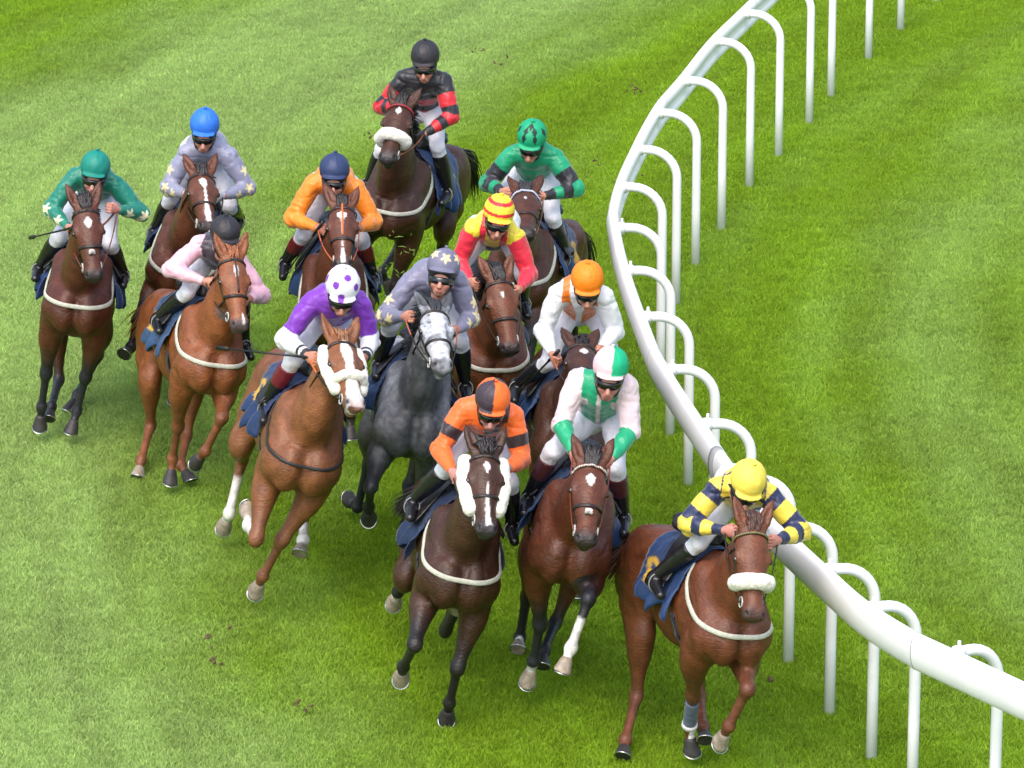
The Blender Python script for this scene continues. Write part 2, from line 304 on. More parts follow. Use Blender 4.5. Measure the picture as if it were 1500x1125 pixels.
    if blades:
        tr = nt.nodes.new('ShaderNodeBsdfTranslucent'); L(sc.outputs[0], tr.inputs[0]); ms = nt.nodes.new('ShaderNodeMixShader'); ms.inputs[0].default_value = .42
        L(p.outputs[0], ms.inputs[1]); L(tr.outputs[0], ms.inputs[2]); L(ms.outputs[0], nt.nodes['Material Output'].inputs[0])
    return m
M_SOIL = ground_material('turf_soil', False); M_BLADE = ground_material('grass_blade', True)
N = 60; xs = np.concatenate([[-3000, -400, -60], np.linspace(-20, 30, N), [60, 400, 3000]]); ys = np.concatenate([[-3000, -200, -20], np.linspace(10, 80, N), [120, 500, 3000]])
GX, GY = np.meshgrid(xs, ys, indexing='ij')
mb = MB(); mb.sheet(np.stack([GX, GY, np.zeros_like(GX)], -1)[::-1]); o = link('ground', mb.v, mb.f, M_SOIL); tag(o, kind='structure')

def grass_tile(seed, size=.38, n=2300):
    rs = np.random.RandomState(seed); v = []; f = []; c = []
    for i in range(n):
        qa = rs.rand()*6.283; qr = size*math.sqrt(rs.rand()); x, y = math.cos(qa)*qr, math.sin(qa)*qr; a = rs.rand()*6.283; hgt = .022+.024*rs.rand()**1.3; wd = .0022+.0014*rs.rand()
        la = rs.rand()*6.283; ln = hgt*(.25+.9*rs.rand()); dx, dy = math.cos(la)*ln, math.sin(la)*ln
        ux, uy = math.cos(a)*wd, math.sin(a)*wd; b = len(v); t = .86+.28*rs.rand()
        if rs.rand() < .04: t *= 1.35
        v += [(x-ux, y-uy, 0), (x+ux, y+uy, 0), (x+dx*.35+ux*.8, y+dy*.35+uy*.8, hgt*.6), (x+dx*.35-ux*.8, y+dy*.35-uy*.8, hgt*.6), (x+dx, y+dy, hgt)]
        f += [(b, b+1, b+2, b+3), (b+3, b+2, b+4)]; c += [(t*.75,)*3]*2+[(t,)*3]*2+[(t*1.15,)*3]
    me = bpy.data.meshes.new('grass_tuft'); me.from_pydata(v, [], f); at = me.color_attributes.new('Col', 'FLOAT_COLOR', 'POINT')
    cc = np.ones((len(v), 4)); cc[:, :3] = np.array(c); at.data.foreach_set('color', cc.ravel()); me.materials.append(M_BLADE); return me
def build_grass():
    """points on a jittered lattice; every point carries one of five tufts of turf (geometry-nodes instances)"""
    tcol = bpy.data.collections.new('turf_tufts')
    for k in range(5):
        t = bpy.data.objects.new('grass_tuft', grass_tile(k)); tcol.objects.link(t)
    rs = np.random.RandomState(9); P = []
    for y in np.arange(20.0, 66.0, .42):
        hw = 8.5+y*.105
        for x in np.arange(-hw, hw, .42): P.append((x+rs.uniform(-.12, .12), y+rs.uniform(-.12, .12), .0))
    me = bpy.data.meshes.new('turf_points'); me.from_pydata(P, [], []); o = bpy.data.objects.new('turf_grass', me); C.objects.link(o)
    ng = bpy.data.node_groups.new('turf', 'GeometryNodeTree'); ng.interface.new_socket('Geometry', in_out='INPUT', socket_type='NodeSocketGeometry'); ng.interface.new_socket('Geometry', in_out='OUTPUT', socket_type='NodeSocketGeometry')
    N_ = ng.nodes; gi = N_.new('NodeGroupInput'); go = N_.new('NodeGroupOutput'); m2p = N_.new('GeometryNodeMeshToPoints'); iop = N_.new('GeometryNodeInstanceOnPoints')
    ci = N_.new('GeometryNodeCollectionInfo'); ci.inputs['Collection'].default_value = tcol; ci.inputs['Separate Children'].default_value = True; ci.inputs['Reset Children'].default_value = True
    rv = N_.new('FunctionNodeRandomValue'); rv.data_type = 'FLOAT_VECTOR'; rv.inputs[0].default_value = (0, 0, 0); rv.inputs[1].default_value = (0, 0, 6.283)
    ri = N_.new('FunctionNodeRandomValue'); ri.data_type = 'INT'; ri.inputs[4].default_value = 0; ri.inputs[5].default_value = 4; ri.inputs['Seed'].default_value = 4
    L = ng.links.new; L(gi.outputs[0], m2p.inputs[0]); L(m2p.outputs[0], iop.inputs['Points']); L(ci.outputs[0], iop.inputs['Instance']); iop.inputs['Pick Instance'].default_value = True
    L(ri.outputs[2], iop.inputs['Instance Index']); L(rv.outputs[0], iop.inputs['Rotation']); L(iop.outputs[0], go.inputs[0])
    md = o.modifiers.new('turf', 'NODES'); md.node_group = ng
    tag(o, 'short mown racecourse grass in pale and dark bands', 'grass', kind='stuff')
build_grass()

# ------------------------------------------------------------------ running rail
BASES = [(2.93, 28.5), (2.49, 29.22), (2.28, 29.86), (2.06, 30.63), (1.84, 31.54), (1.63, 32.7), (1.43, 33.9), (1.29, 35.14), (1.19, 36.29), (1.15, 37.42), (1.19, 38.55), (1.34, 39.65),
         (1.54, 40.78), (1.80, 41.84), (2.10, 43.2), (2.41, 44.22), (2.75, 45.36)]
for u, v in ((1217, 143), (1272, 88), (1319, 46), (1372, 3)): g = ray(u, v, 0); BASES.append((g[0], g[1]))
for k in range(5): BASES.append((BASES[-1][0]+.45+.06*k, BASES[-1][1]+1.05))
BASES = [(6.3, 24.6), (5.25, 25.55), (4.35, 26.5), (3.58, 27.55)]+BASES
def crom(P, n=6):
    P = np.array(P, float); Q = np.vstack([2*P[0]-P[1], P, 2*P[-1]-P[-2]]); out = []
    for i in range(1, len(Q)-2):
        for t in np.arange(n)/n:
            out.append(.5*((2*Q[i])+(-Q[i-1]+Q[i+1])*t+(2*Q[i-1]-5*Q[i]+4*Q[i+1]-Q[i+2])*t*t+(-Q[i-1]+3*Q[i]-3*Q[i+1]+Q[i+2])*t**3))
    out.append(Q[-2]); return np.array(out)
RZ = 1.235
rail = empty('running_rail', (BASES[10][0], BASES[10][1], 0), 0, 'white plastic running rail curving round the bend on arched posts', 'railing')
RO = np.array([BASES[10][0], BASES[10][1], 0])
path = []; NRM = []
B3 = np.array([(x, y, 0) for x, y in BASES]); 
for i in range(len(B3)):
    t = U(B3[min(i+1, len(B3)-1)]-B3[max(i-1, 0)]); n = V(t[1], -t[0], 0); n = n if n[0] > 0 else -n; NRM.append(n)   # n: away from the track
att = [b-n*.37 for b, n in zip(B3, NRM)]
prof = crom([(0, .125), (-.055, .10), (-.085, .03), (-.078, -.05), (-.04, -.115), (.01, -.135), (.055, -.115), (.062, -.075), (.038, -.045), (.034, -.005), (.066, .03), (.078, .07), (.05, .108), (0, .125)], 3)[:-1]
cp = crom([a+V(0, 0, RZ) for a in att], 6)
joints = [i*6+2 for i in (1, 4, 7, 10, 13, 16, 19, 22)]+[len(cp)-1]
def rail_section(pts, nm):
    mb = MB(); m = len(pts)
    for i in range(m):
        t = U((pts[min(i+1, m-1)]-pts[max(i-1, 0)])*V(1, 1, 0)); n = V(t[1], -t[0], 0); n = n if n[0] > 0 else -n
        for (a, b) in prof: mb.v.append(pts[i]+n*a*.58+V(0, 0, b*.93)-RO); mb.c.append((1, 1, 1))
    k = len(prof)
    for i in range(m-1):
        for j in range(k): mb.f.append((i*k+j, i*k+(j+1) % k, (i+1)*k+(j+1) % k, (i+1)*k+j))
    q = len(mb.v); mb.v += [mb.v[i] for i in range(k)]+[mb.v[(m-1)*k+i] for i in range(k)]; mb.c += [(1, 1, 1)]*(2*k); mb.f.append(tuple(range(q, q+k))[::-1]); mb.f.append(tuple(range(q+k, q+2*k))); return lmb(nm, mb, M_PVC, rail)
jj = int(np.argmin(np.hypot(cp[:, 0]-1.45, cp[:, 1]-32.1))); t = U(cp[jj+1]-cp[jj-1]); n = V(t[1], -t[0], 0); n = n if n[0] > 0 else -n; mb = MB()
for s_ in (-.035, .035):
    for (a, b) in prof: mb.v.append(cp[jj]+t*s_+n*a*.66+V(0, 0, b*1.0)-RO); mb.c.append((1, 1, 1))
k = len(prof); mb.f = [(q, (q+1) % k, k+(q+1) % k, k+q) for q in range(k)]+[tuple(range(k))[::-1], tuple(range(k, 2*k))]; lmb('joint_sleeve', mb, M_JOINT, rail)
prev = 0
for j in joints:
    seg = cp[prev:j+1].copy()
    if prev: seg[0] = seg[0]+(seg[1]-seg[0])*.02
    # each length of rail is nearly straight: pull its points towards the chord
    ch = np.linspace(0, 1, len(seg))[:, None]; seg = lerp(seg, seg[0]*(1-ch)+seg[-1]*ch, .35)
    rail_section(seg, 'rail_section')
    if j < len(cp)-1:
        mb = MB(); t = U(cp[j+1]-cp[j-1]); n = V(t[1], -t[0], 0); n = n if n[0] > 0 else -n
        for s_ in (-.003, .003):
            for (a, b) in prof: mb.v.append(cp[j]+t*s_+n*a*.59+V(0, 0, b*.94)-RO); mb.c.append((1, 1, 1))
        k = len(prof); mb.f = [(q, (q+1) % k, k+(q+1) % k, k+q) for q in range(k)]; lmb('joint_sleeve', mb, M_JOINT, rail)
    prev = j
for b, n, a in zip(B3, NRM, att):
    P = [b+V(0, 0, -.05), b+V(0, 0, .5), b+V(0, 0, 1.0), b+V(0, 0, 1.08)]
    for q in np.linspace(0, 1, 9)[1:]:
        an = q*math.pi/2; P.append(b+V(0, 0, 1.08)-n*(1-math.cos(an))*.24+V(0, 0, math.sin(an)*.235))
    P.append(b-n*.33+V(0, 0, 1.314))
    mb = MB(); mb.tube([p-RO for p in P], .036, 14); o = lmb('post', mb, M_PVC, rail)
    mb = MB(); q = b-n*.285+V(0, 0, 1.315)-RO
    mb.tube([q, q-n*.05], .046, 12); mb.tube([q-n*.02+V(0, 0, .03), q-n*.02+V(0, 0, .075)], .011, 6); mb.tube([q-n*.035+V(.02, 0, -.05), q-n*.035+V(.02, 0, .035)], .02, 6)
    lmb('clamp', mb, M_PVC, o)
# ------------------------------------------------------------------ race horse
PIV = V(0, 0, 1.2)
RIG = {'eA': (.47, -.17, .94), 'eB': (.47, .17, .94), 'hA': (-.60, -.15, 1.22), 'hB': (-.60, .15, 1.22), 'nb': (.58, 0, 1.34)}
def pose(name):
    p, J = FIT[name]; J = np.array(J).reshape(-1, 3)/1000.; D = {n: J[i] for i, n in enumerate(JNAMES)}
    for k, v in RIG.items(): D[k] = np.array(v)
    cp, sp, cr, sr = math.cos(p[4]), math.sin(p[4]), math.cos(p[5]), math.sin(p[5])
    P = np.array([[cp, 0, -sp], [0, 1, 0], [sp, 0, cp]])@np.array([[1, 0, 0], [0, cr, -sr], [0, sr, cr]])
    T = lambda X: (np.asarray(X)-PIV)@P.T*p[6]+V(0, 0, (1.2+p[3])*p[6])
    return p, D, T
def polyu(P, pts):
    """for points P: distance to a polyline and running parameter (segment index + fraction)"""
    bd = np.full(len(P), 9.); bu = np.zeros(len(P))
    for i in range(len(pts)-1):
        a, b = pts[i], pts[i+1]; h = np.clip(((P-a)@(b-a))/((b-a)@(b-a)), 0, 1); d = np.linalg.norm(P-a-h[:, None]*(b-a), axis=1)
        m = d < bd; bd[m] = d[m]; bu[m] = i+h[m]
    return bd, bu
def sm(x, a, b): t = np.clip((x-a)/(b-a), 0, 1); return t*t*(3-2*t)

def head_frame(D):
    pl, mz, nb = D['poll'], D['muz'], D['nb']; d = U(mz-pl); up = pl-nb; n = U(up-(up@d)*d+V(0, 0, .12)-(V(0, 0, .12)@d)*d)
    y = V(0, 1, 0); s = np.cross(n, d); s = U(s) if s@y > 0 else -U(s)
    s = U(lerp(s, U(y-(y@d)*d), .6)); n = np.cross(d, s); n = n if n[2] > -.2 else -n
    if n@(pl-nb) < 0: n = -n
    return pl, d, s, n

def build_horse(name, cfg):
    p, D, T = pose(name)
    root = empty('race_horse', (p[0], p[1], 0), p[2]-math.pi/2, cfg['label'], 'horse', 'racehorses galloping round the bend')
    pl, d, s, n = head_frame(D); H = lambda a, b, c: pl+d*a+s*b+n*c; nb = D['nb']
    pts = np.array([v for k, v in D.items() if k in ('poll', 'muz') or k[:2] in ('fk', 'ff', 'fh', 'st', 'hk', 'hf', 'hh')])
    lo = np.minimum(pts.min(0)-.20, V(-1.06, -.42, .80)); hi = np.maximum(pts.max(0)+.22, V(.95, .42, 1.72))
    F = Field(lo, hi, .0115); Y = V(0, 1, 0)
    # trunk
    F.cone((.36, 0, 1.19), (-.05, 0, 1.19), .335, .335, Y, .72, .05)
    F.cone((-.05, 0, 1.20), (-.42, 0, 1.27), .33, .255, Y, .80, .06)
    F.cone((-.35, 0, 1.37), (.10, 0, 1.40), .14, .12, Y, 1.35, .06)
    F.cone((.10, 0, 1.43), (.46, 0, 1.44), .095, .11, Y, .75, .08)
    F.ell((-.52, 0, 1.35), (.30, .22, .17), k=.06)
    for g in (-1, 1):
        A = 'A' if g < 0 else 'B'
        F.ell((-.56, .105*g, 1.22), (.31, .138, .29), k=.06); F.ell((-.80, .10*g, 1.15), (.13, .12, .22), k=.06)
        F.cone((.42, .125*g, 1.40), (.62, .150*g, 1.10), .12, .12, Y, .85, .05)
        F.ell((.60, .145*g, 1.10), (.13, .11, .15), k=.04); F.cone((.60, .14*g, 1.08), (.44, .155*g, 1.0), .12, .105, Y, .9, .05)
        F.ell((.70, .085*g, 1.08), (.115, .10, .17), k=.05); F.cone((.56, .14*g, 1.06), (.50, .13*g, .93), .11, .09, Y, .9, .06)
        # front leg
        e, kn, ft, hf = D['e'+A], D['fk'+A], D['ff'+A], D['fh'+A]; ct = lerp(ft, hf, .66)
        F.cone(e+V(.02, 0, .09), lerp(e, kn, .30), .105, .088, Y, .9, .05); ax = U(kn-e); sd = U(Y-(Y@ax)*ax); fr = np.cross(sd, ax); fr = fr if fr[0] > 0 else -fr
        F.cone(e, kn, .1, .05, sd, .85, .03, prof=[.100, .106, .094, .072, .056, .051])
        F.ell(lerp(e, kn, .25)+fr*.03+sd*g*.02, (.05, .045, .13), (fr, sd, ax), .03)
        ax2 = U(ft-kn); sd2 = U(Y-(Y@ax2)*ax2); fr2 = np.cross(sd2, ax2); fr2 = fr2 if fr2@V(1, 0, .3) > 0 else -fr2
        F.ell(kn+fr*.004, (.052, .051, .066), (fr, sd, ax), .02); F.ell(kn-fr*.028+ax*.005, (.025, .028, .04), (fr, sd, ax), .02)
        F.cone(kn, ft, .037, .034, sd2, .82, .02, prof=[.046, .038, .035, .035, .038]); F.cone(kn+ax2*.05-fr2*.022, ft-fr2*.02, .017, .018, k=.015)
        F.ell(ft, (.045, .042, .046), k=.018); F.ell(ft-fr2*.022+ax2*.005, (.026, .027, .03), k=.012)
        F.cone(ft, ct, .032, .036, k=.02, prof=[.034, .029, .034])
        # hind leg
        h, st, hk, ft, hf = D['h'+A], D['st'+A], D['hk'+A], D['hf'+A], D['hh'+A]; ct = lerp(ft, hf, .66)
        F.cone(h-Y*g*.035, st, .24, .13, Y, .54, .06, prof=[.24, .215, .17, .12]); F.ell(st+V(.01, 0, .02), (.095, .075, .11), k=.05)
        ax = U(hk-st); sd = U(Y-(Y@ax)*ax); fr = np.cross(sd, ax); fr = fr if fr[0] > 0 else -fr
        F.cone(lerp(h, st, .55)-V(.09, 0, .02), lerp(st, hk, .5)-fr*.03, .14, .062, Y, .62, .06)
        F.cone(st, hk, .1, .05, sd, .72, .04, prof=[.118, .118, .097, .070, .054, .052])
        ax2 = U(ft-hk); sd2 = U(Y-(Y@ax2)*ax2); fr2 = np.cross(sd2, ax2); fr2 = fr2 if fr2@V(1, 0, .2) > 0 else -fr2
        F.ell(hk, (.052, .042, .068), (fr2, sd2, ax2), .02); F.cone(hk-fr2*.052-ax2*.055, hk-fr2*.03+ax2*.05, .022, .020, k=.02)
        F.cone(lerp(st, hk, .55)-fr*.055, hk-fr2*.048-ax2*.04, .022, .014, k=.02)
        F.cone(hk, ft, .04, .035, sd2, .82, .02, prof=[.049, .041, .037, .037, .040]); F.cone(hk+ax2*.06-fr2*.024, ft-fr2*.02, .018, .018, k=.015)
        F.ell(ft, (.046, .043, .047), k=.018); F.ell(ft-fr2*.022, (.026, .027, .03), k=.012); F.cone(ft, ct, .032, .036, k=.02, prof=[.034, .029, .034])
    F.cone((-.84, 0, 1.42), (-.93, 0, 1.37), .05, .035, k=.03)
    F.ell((.82, 0, 1.06), (.035, .012, .12), k=.03, sub=True)                      # cleft between the breast muscles
    # neck: deep at the base, narrow at the throat
    nd = U(D['poll']-nb); ns = U(Y-(Y@nd)*nd); nu = np.cross(nd, ns); nu = nu if nu[2] > 0 else -nu
    thr = pl-n*.135+d*.055
    F.cone((.44, 0, 1.22), lerp(nb, pl, .30)-nu*.02, .27, .185, ns, .66, .06); F.cone(lerp(nb, pl, .2)-nu*.02, lerp(nb, pl, .62)-nu*.02, .205, .145, ns, .60, .06)
    F.cone(lerp(nb, pl, .55)-nu*.01, thr, .150, .102, ns, .66, .05); F.cone(V(.40, 0, 1.50), lerp(nb, pl, .45)+nu*.09, .05, .045, k=.08)
    F.cone(lerp(nb, pl, .4)+nu*.085, pl-nd*.06+nu*.03, .042, .04, k=.06)
    for g in (-1, 1): F.cone(V(.66, .06*g, 1.12), lerp(nb, thr, .6)-nu*.10+ns*g*.03, .05, .03, k=.03)
    # head
    F.ell(H(.09, 0, -.085), (.13, .096, .082), (d, s, n), .03)
    F.ell(H(.19, 0, -.066), (.17, .100, .052), (d, s, n), .03)
    F.cone(H(.17, 0, -.088), H(.50, 0, -.070), .085, .05, s, 1.02, .03, prof=[.094, .090, .078, .064, .058])
    F.cone(H(.16, 0, -.17), H(.48, 0, -.118), .075, .034, s, .72, .04)
    for g in (-1, 1):
        F.ell(H(.17, .052*g, -.165), (.115, .030, .095), (d, s, n), .025); F.ell(H(.205, .096*g, -.050), (.046, .024, .024), (d, s, n), .016)
        F.cone(H(.25, .082*g, -.075), H(.38, .058*g, -.085), .014, .010, k=.02)
        F.ell(H(.556, .044*g, -.056), (.044, .028, .036), (d, s, n), .018)
        F.ell(H(.566, .056*g, -.036), (.024, .013, .020), (U(d+s*.25*g), U(s-n*.5*g), U(n+s*.5*g)), .006, sub=True)
        F.ell(H(.222, .122*g, -.060), (.018, .012, .012), (d, s, n), .008, sub=True)
        # ears
        ed = U(-d*cfg.get('earup', .8)+n*cfg.get('earf', .15)+s*g*cfg.get('earout', .32)); e0 = H(.0, .062*g, -.045); ef = U(n-(n@ed)*ed); es = np.cross(ed, ef)
        F.cone(e0-ed*.02, e0+ed*.185, .035, .006, ef, .62, .02, prof=[.038, .046, .043, .030, .006]); F.cone(e0+ed*.03+ef*.032, e0+ed*.14+ef*.022, .022, .008, k=.008, sub=True)
    F.ell(H(.545, 0, -.080), (.066, .062, .062), (d, s, n), .03); F.ell(H(.545, 0, -.148), (.046, .040, .028), (d, s, n), .02)
    F.cone(H(.585, .06, -.112), H(.50, .075, -.108), .006, .005, k=.006, sub=True); F.cone(H(.585, -.06, -.112), H(.50, -.075, -.108), .006, .005, k=.006, sub=True); F.cone(H(.605, -.04, -.115), H(.605, .04, -.115), .007, .007, k=.006, sub=True)
    Vt, Q = F.mesh(); Nn = vnormals(Vt, Q)
    # muscle and vein relief
    amp = .009*sm(Vt[:, 2], .75, 1.0)*(1-sm((Vt-pl)@d, -.1, .05)*(np.linalg.norm(Vt-pl, axis=1) < .8)); rg = (1-np.abs(noise(Vt*V(1, 1, .6), 7.5, p[1])))**5; Vt = Vt+Nn*(amp*noise(Vt*V(1, 1, .7), 6.5, p[0])-.9*amp*rg+.25*amp*noise(Vt, 24, 4))[:, None]
    # --- colour: coat, points, socks, face marking (all belong to the animal)
    base = np.array(cfg['coat'])*V(.80, .68, .56); col = np.repeat(base[None], len(Vt), 0)
    v1 = noise(Vt, 3.1, 1)[:, None]; v2 = noise(Vt, 17, 2)[:, None]
    col = col*(1+.16*v1+.08*v2); pc = np.array(cfg.get('points', cfg['coat']))
    belly = sm(-(Vt[:, 2]), -1.0, -.86)*(Vt[:, 0] > -.6)*(Vt[:, 0] < .5); col = lerp(col, base*.9+V(.02, .012, .006), (belly*.5)[:, None])
    if cfg.get('ptamt', 1) > 0:
        for A in 'AB':
            g = -1 if A == 'A' else 1
            for ch, top in (([D['fh'+A], D['ff'+A], D['fk'+A], D['e'+A]], 2.35), ([D['hh'+A], D['hf'+A], D['hk'+A], D['st'+A]], 2.15)):
                dd, u = polyu(Vt, ch); k = (dd < .12)*(Vt[:, 1]*g > -.03)*(1-sm(u+.10*noise(Vt, 12, 3), top-.25, top+.35))*cfg.get('ptamt', 1); col = lerp(col, pc*(1+.2*v2), k[:, None])
    for A, key in (('A', 'f'), ('B', 'f'), ('A', 'h'), ('B', 'h')):
        hgt = cfg.get('socks', {}).get(key+A, 0)
        if hgt:
            ch = [D['fh'+A], D['ff'+A], D['fk'+A], D['e'+A]] if key == 'f' else [D['hh'+A], D['hf'+A], D['hk'+A], D['st'+A]]
            g = -1 if A == 'A' else 1; dd, u = polyu(Vt, ch); k = (dd < .10)*(1-sm(u+.06*noise(Vt, 25, 5), hgt-.04, hgt+.04))*(Vt[:, 1]*g > -.03)
            k = k*(1-.6*cfg.get('sockdirt', .35)*(noise(Vt, 22, 6) > .05)); col = lerp(col, V(.72, .70, .66), k[:, None])
    R_ = Vt-pl; hd, hs, hn = R_@d, R_@s, R_@n; near = (np.abs(hs) < .16)*(hn > -.32)*(hn < .06)*(hd > -.02)*(hd < .68)
    if name == 'grey':
        hg = sm(hd, -.04, .05)*near; ndist, nu_ = polyu(Vt, [nb, pl]); base2 = V(.42, .44, .47); mott = sm(noise(Vt, 38, 7)+.5*noise(Vt, 80, 9), -.35, .25)
        fc = lerp(V(.10, .105, .115), base2, mott[:, None]*.8+.1)
        fc = lerp(fc, V(.62, .63, .65), ((np.abs(hs) < .045)*sm(-np.abs(hd-.16), -.20, -.05)*.8)[:, None]); fc = lerp(fc, V(.62, .62, .64), (sm(hd, .33, .42)*(1-sm(hd, .48, .56))*sm(hn, -.14, -.08)*.85)[:, None])
        col = lerp(col, fc, hg[:, None]); pa = sm(Vt[:, 2]+.25*noise(Vt, 5, 8), 1.0, 1.5)*(1-near)*sm(-Vt[:, 0], -.55, .2)
        col = lerp(col, V(.26, .27, .29), (pa*.75)[:, None]); sd_ = sm(np.abs(Vt[:, 1])+.05*noise(Vt, 7, 2), .10, .22)*sm(Vt[:, 2], .95, 1.1)*(1-near); col = lerp(col, V(.21, .22, .24)*(1+.5*noise(Vt, 13, 3))[:, None], (sd_*.8)[:, None]); dap = sm(noise(Vt, 11, 4), .1, .55)*(1-near); col = lerp(col, col*1.9, (dap*.5)[:, None])
    mzc = np.array(cfg.get('muzzle', (.02, .018, .018))); k = sm(hd+.05*(-.09-hn)/.05*(hn < -.09), .495, .575)*near; col = lerp(col, mzc*(1+.3*v2), (k*cfg.get('mzamt', .9))[:, None])
    k = np.exp(-((hd-.226)**2/.0011+(np.abs(hs)-.108)**2/.0006+(hn+.066)**2/.0006))*near; col = lerp(col, base*.2, (k*.9)[:, None])
    for mk in cfg.get('marks', []):          # face markings: rows of (t along the face, centre, half width)
        a = np.array(mk); hw = np.interp(hd/.6, a[:, 0], a[:, 2], left=0, right=0)*cfg.get('mkw', 1.2); c0 = np.interp(hd/.6, a[:, 0], a[:, 1])
        k = sm(hw-np.abs(hs-c0)+.004*noise(Vt, 60, 11), -.002, .006)*(hn > -.13)*near*(hw > 0); col = lerp(col, V(.76, .74, .72), k[:, None])
    if cfg.get('pinknose'): k = np.exp(-((hd-.575)**2/.002+(hn+.06)**2/.002))*near*sm(noise(Vt, 30, 3), -.5, .3); col = lerp(col, V(.50, .30, .28), (k*.8)[:, None])
    for g in (-1, 1):
        q = H(.566, .052*g, -.042); k = np.exp(-np.sum((Vt-q)**2, 1)/.00075); col = lerp(col, V(.012, .009, .009), np.clip(k*1.1, 0, 1)[:, None])
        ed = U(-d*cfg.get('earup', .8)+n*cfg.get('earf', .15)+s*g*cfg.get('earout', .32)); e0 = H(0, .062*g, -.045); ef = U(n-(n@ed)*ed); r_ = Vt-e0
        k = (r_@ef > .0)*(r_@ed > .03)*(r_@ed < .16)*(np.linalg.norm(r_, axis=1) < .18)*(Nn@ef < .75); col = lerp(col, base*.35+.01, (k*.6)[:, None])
    col = np.clip(col, .003, .9)
    body = link('body', T(Vt), Q, M_GREY if name == 'grey' else M_COAT, root, col)
    # eyes
    for g in (-1, 1):
        E = Field(H(.224, .109*g, -.056)-.04, H(.224, .109*g, -.056)+.04, .006); E.ell(H(.224, .109*g, -.056), (.023, .018, .018), (d, s, n)); v, q = E.mesh(); link('eye', T(v), q, M_EYE, root, np.ones((len(v), 3)))
    # hooves
    for A in 'AB':
        for a, b, kk in (('ff', 'fh', 'f'), ('hf', 'hh', 'h')):
            ft, hf = D[a+A], D[b+A]; ax = U(hf-ft); sd = U(Y-(Y@ax)*ax); fr = np.cross(sd, ax); fr = fr if fr[0]+.3*fr[2] > 0 else -fr
            c0 = lerp(ft, hf, .60); sole = U(ax-fr*.45); c1 = hf+fr*.012; G = Field(hf-.14, hf+.14, .007)
            G.cone(c0, c1+sole*.04, .042, .068, k=.01); G.cut(c1+ax*.004, sole); v, q = G.mesh()
            pale = cfg.get('hoof', {}).get(kk+A, 0); c = np.repeat((V(.30, .25, .19) if pale else V(.035, .032, .032))[None], len(v), 0); c = c*(1+.3*noise(v, 30, 2))[:, None]
            hv = link('hoof', T(v), q, M_HOOF, root, c)
            mb = MB(); ss = U(sd-(sd@sole)*sole); f2 = np.cross(sole, ss); f2 = f2 if f2@fr > 0 else -f2; arc = []
            for q_ in np.linspace(-2.3, 2.3, 15): arc.append(T(c1+ax*.008+f2*math.cos(q_)*.056+ss*math.sin(q_)*.054))
            mb.tube(arc, .0050, 5); lmb('horseshoe', mb, M_METAL, hv)
    # --- mane, forelock, tail: tapered locks of hair
    hc = np.array(cfg.get('hair', (.014, .011, .010))); rs = np.random.RandomState(int(abs(p[0])*100)+3); mb = MB(); N_m = cfg.get('mane_n', 210); side = cfg.get('mane_side', 1)
    for i in range(N_m):
        t = i/N_m; b = lerp(V(.46, 0, 1.52), pl-nd*.03+nu*.04, t) if t < .97 else pl
        b = lerp(V(.46, 0, 1.53), lerp(nb, pl, .55)+nu*.125, t*2) if t < .5 else lerp(lerp(nb, pl, .55)+nu*.125, pl-d*.01+nu*.02, t*2-1)
        L = (.10+.07*rs.rand())*cfg.get('mane_len', 1); y0 = rs.uniform(-.02, .02); b = b+ns*y0-nu*.01
        w0 = -nd*.5+V(-.35, 0, 0)+rs.normal(0, .15, 3); pts_ = [b]
        for q in range(4): pts_.append(pts_[-1]+U(nu*(.9-.35*q)*cfg.get('mane_up', .8)+w0*(.5+.25*q)+ns*side*(.25+.3*q))*L/4)
        c = hc*(.6+.9*rs.rand()); mb.tube([T(x) for x in pts_], [.010, .010, .008, .005, .002], 4, c, caps=False)
    for i in range(cfg.get('fore_n', 60)):
        b = H(rs.uniform(-.02, .05), rs.uniform(-.035, .035), -.015+.0); L = rs.uniform(.07, .13)*cfg.get('fore_len', 1); up = cfg.get('fore_up', 1.0); pts_ = [b]
        dr = U(d*(1-up)*.9+n*.45-d*up*.9+s*rs.normal(cfg.get('fore_s', 0), .16)+rs.normal(0, .05, 3))
        for q in range(4): pts_.append(pts_[-1]+U(dr+n*(-.32*q)+(d*.25*q if up < .5 else -nd*.25*q))*L/4)
        mb.tube([T(x) for x in pts_], [.009, .010, .008, .005, .002], 4, hc*(.6+.9*rs.rand()), caps=False)
    lmb('mane', mb, M_HAIR, root)
    mb = MB(); tb = V(-.90, 0, 1.40); td = np.array(cfg.get('tail', (-.8, 0, -.15)), float)
    for i in range(300):
        L = rs.uniform(.45, .80)*cfg.get('tail_len', 1); o_ = rs.normal(0, 1, 3)*.018; pts_ = [tb+o_]; dr = U(td)+rs.normal(0, .10, 3)
        for q in range(7): pts_.append(pts_[-1]+U(dr+V(0, 0, -.16*q)+V(0, math.sin(q*.9+rs.rand())*.18, 0))*L/7)
        mb.tube([T(x) for x in pts_], [.007, .008, .008, .007, .006, .005, .003, .001], 4, hc*(.6+.9*rs.rand()), caps=False)
    lmb('tail', mb, M_HAIR, root)
    # --- saddle cloth lying on the back, snapped to the body
    nx, nph = 26, 54; X0, X1 = -.33, .27; ph = np.linspace(-1, 1, nph); G = np.zeros((nx, nph, 3)); GC = np.zeros((nx, nph, 3)); bc = np.array(cfg.get('cloth', (.010, .035, .11)))*.7
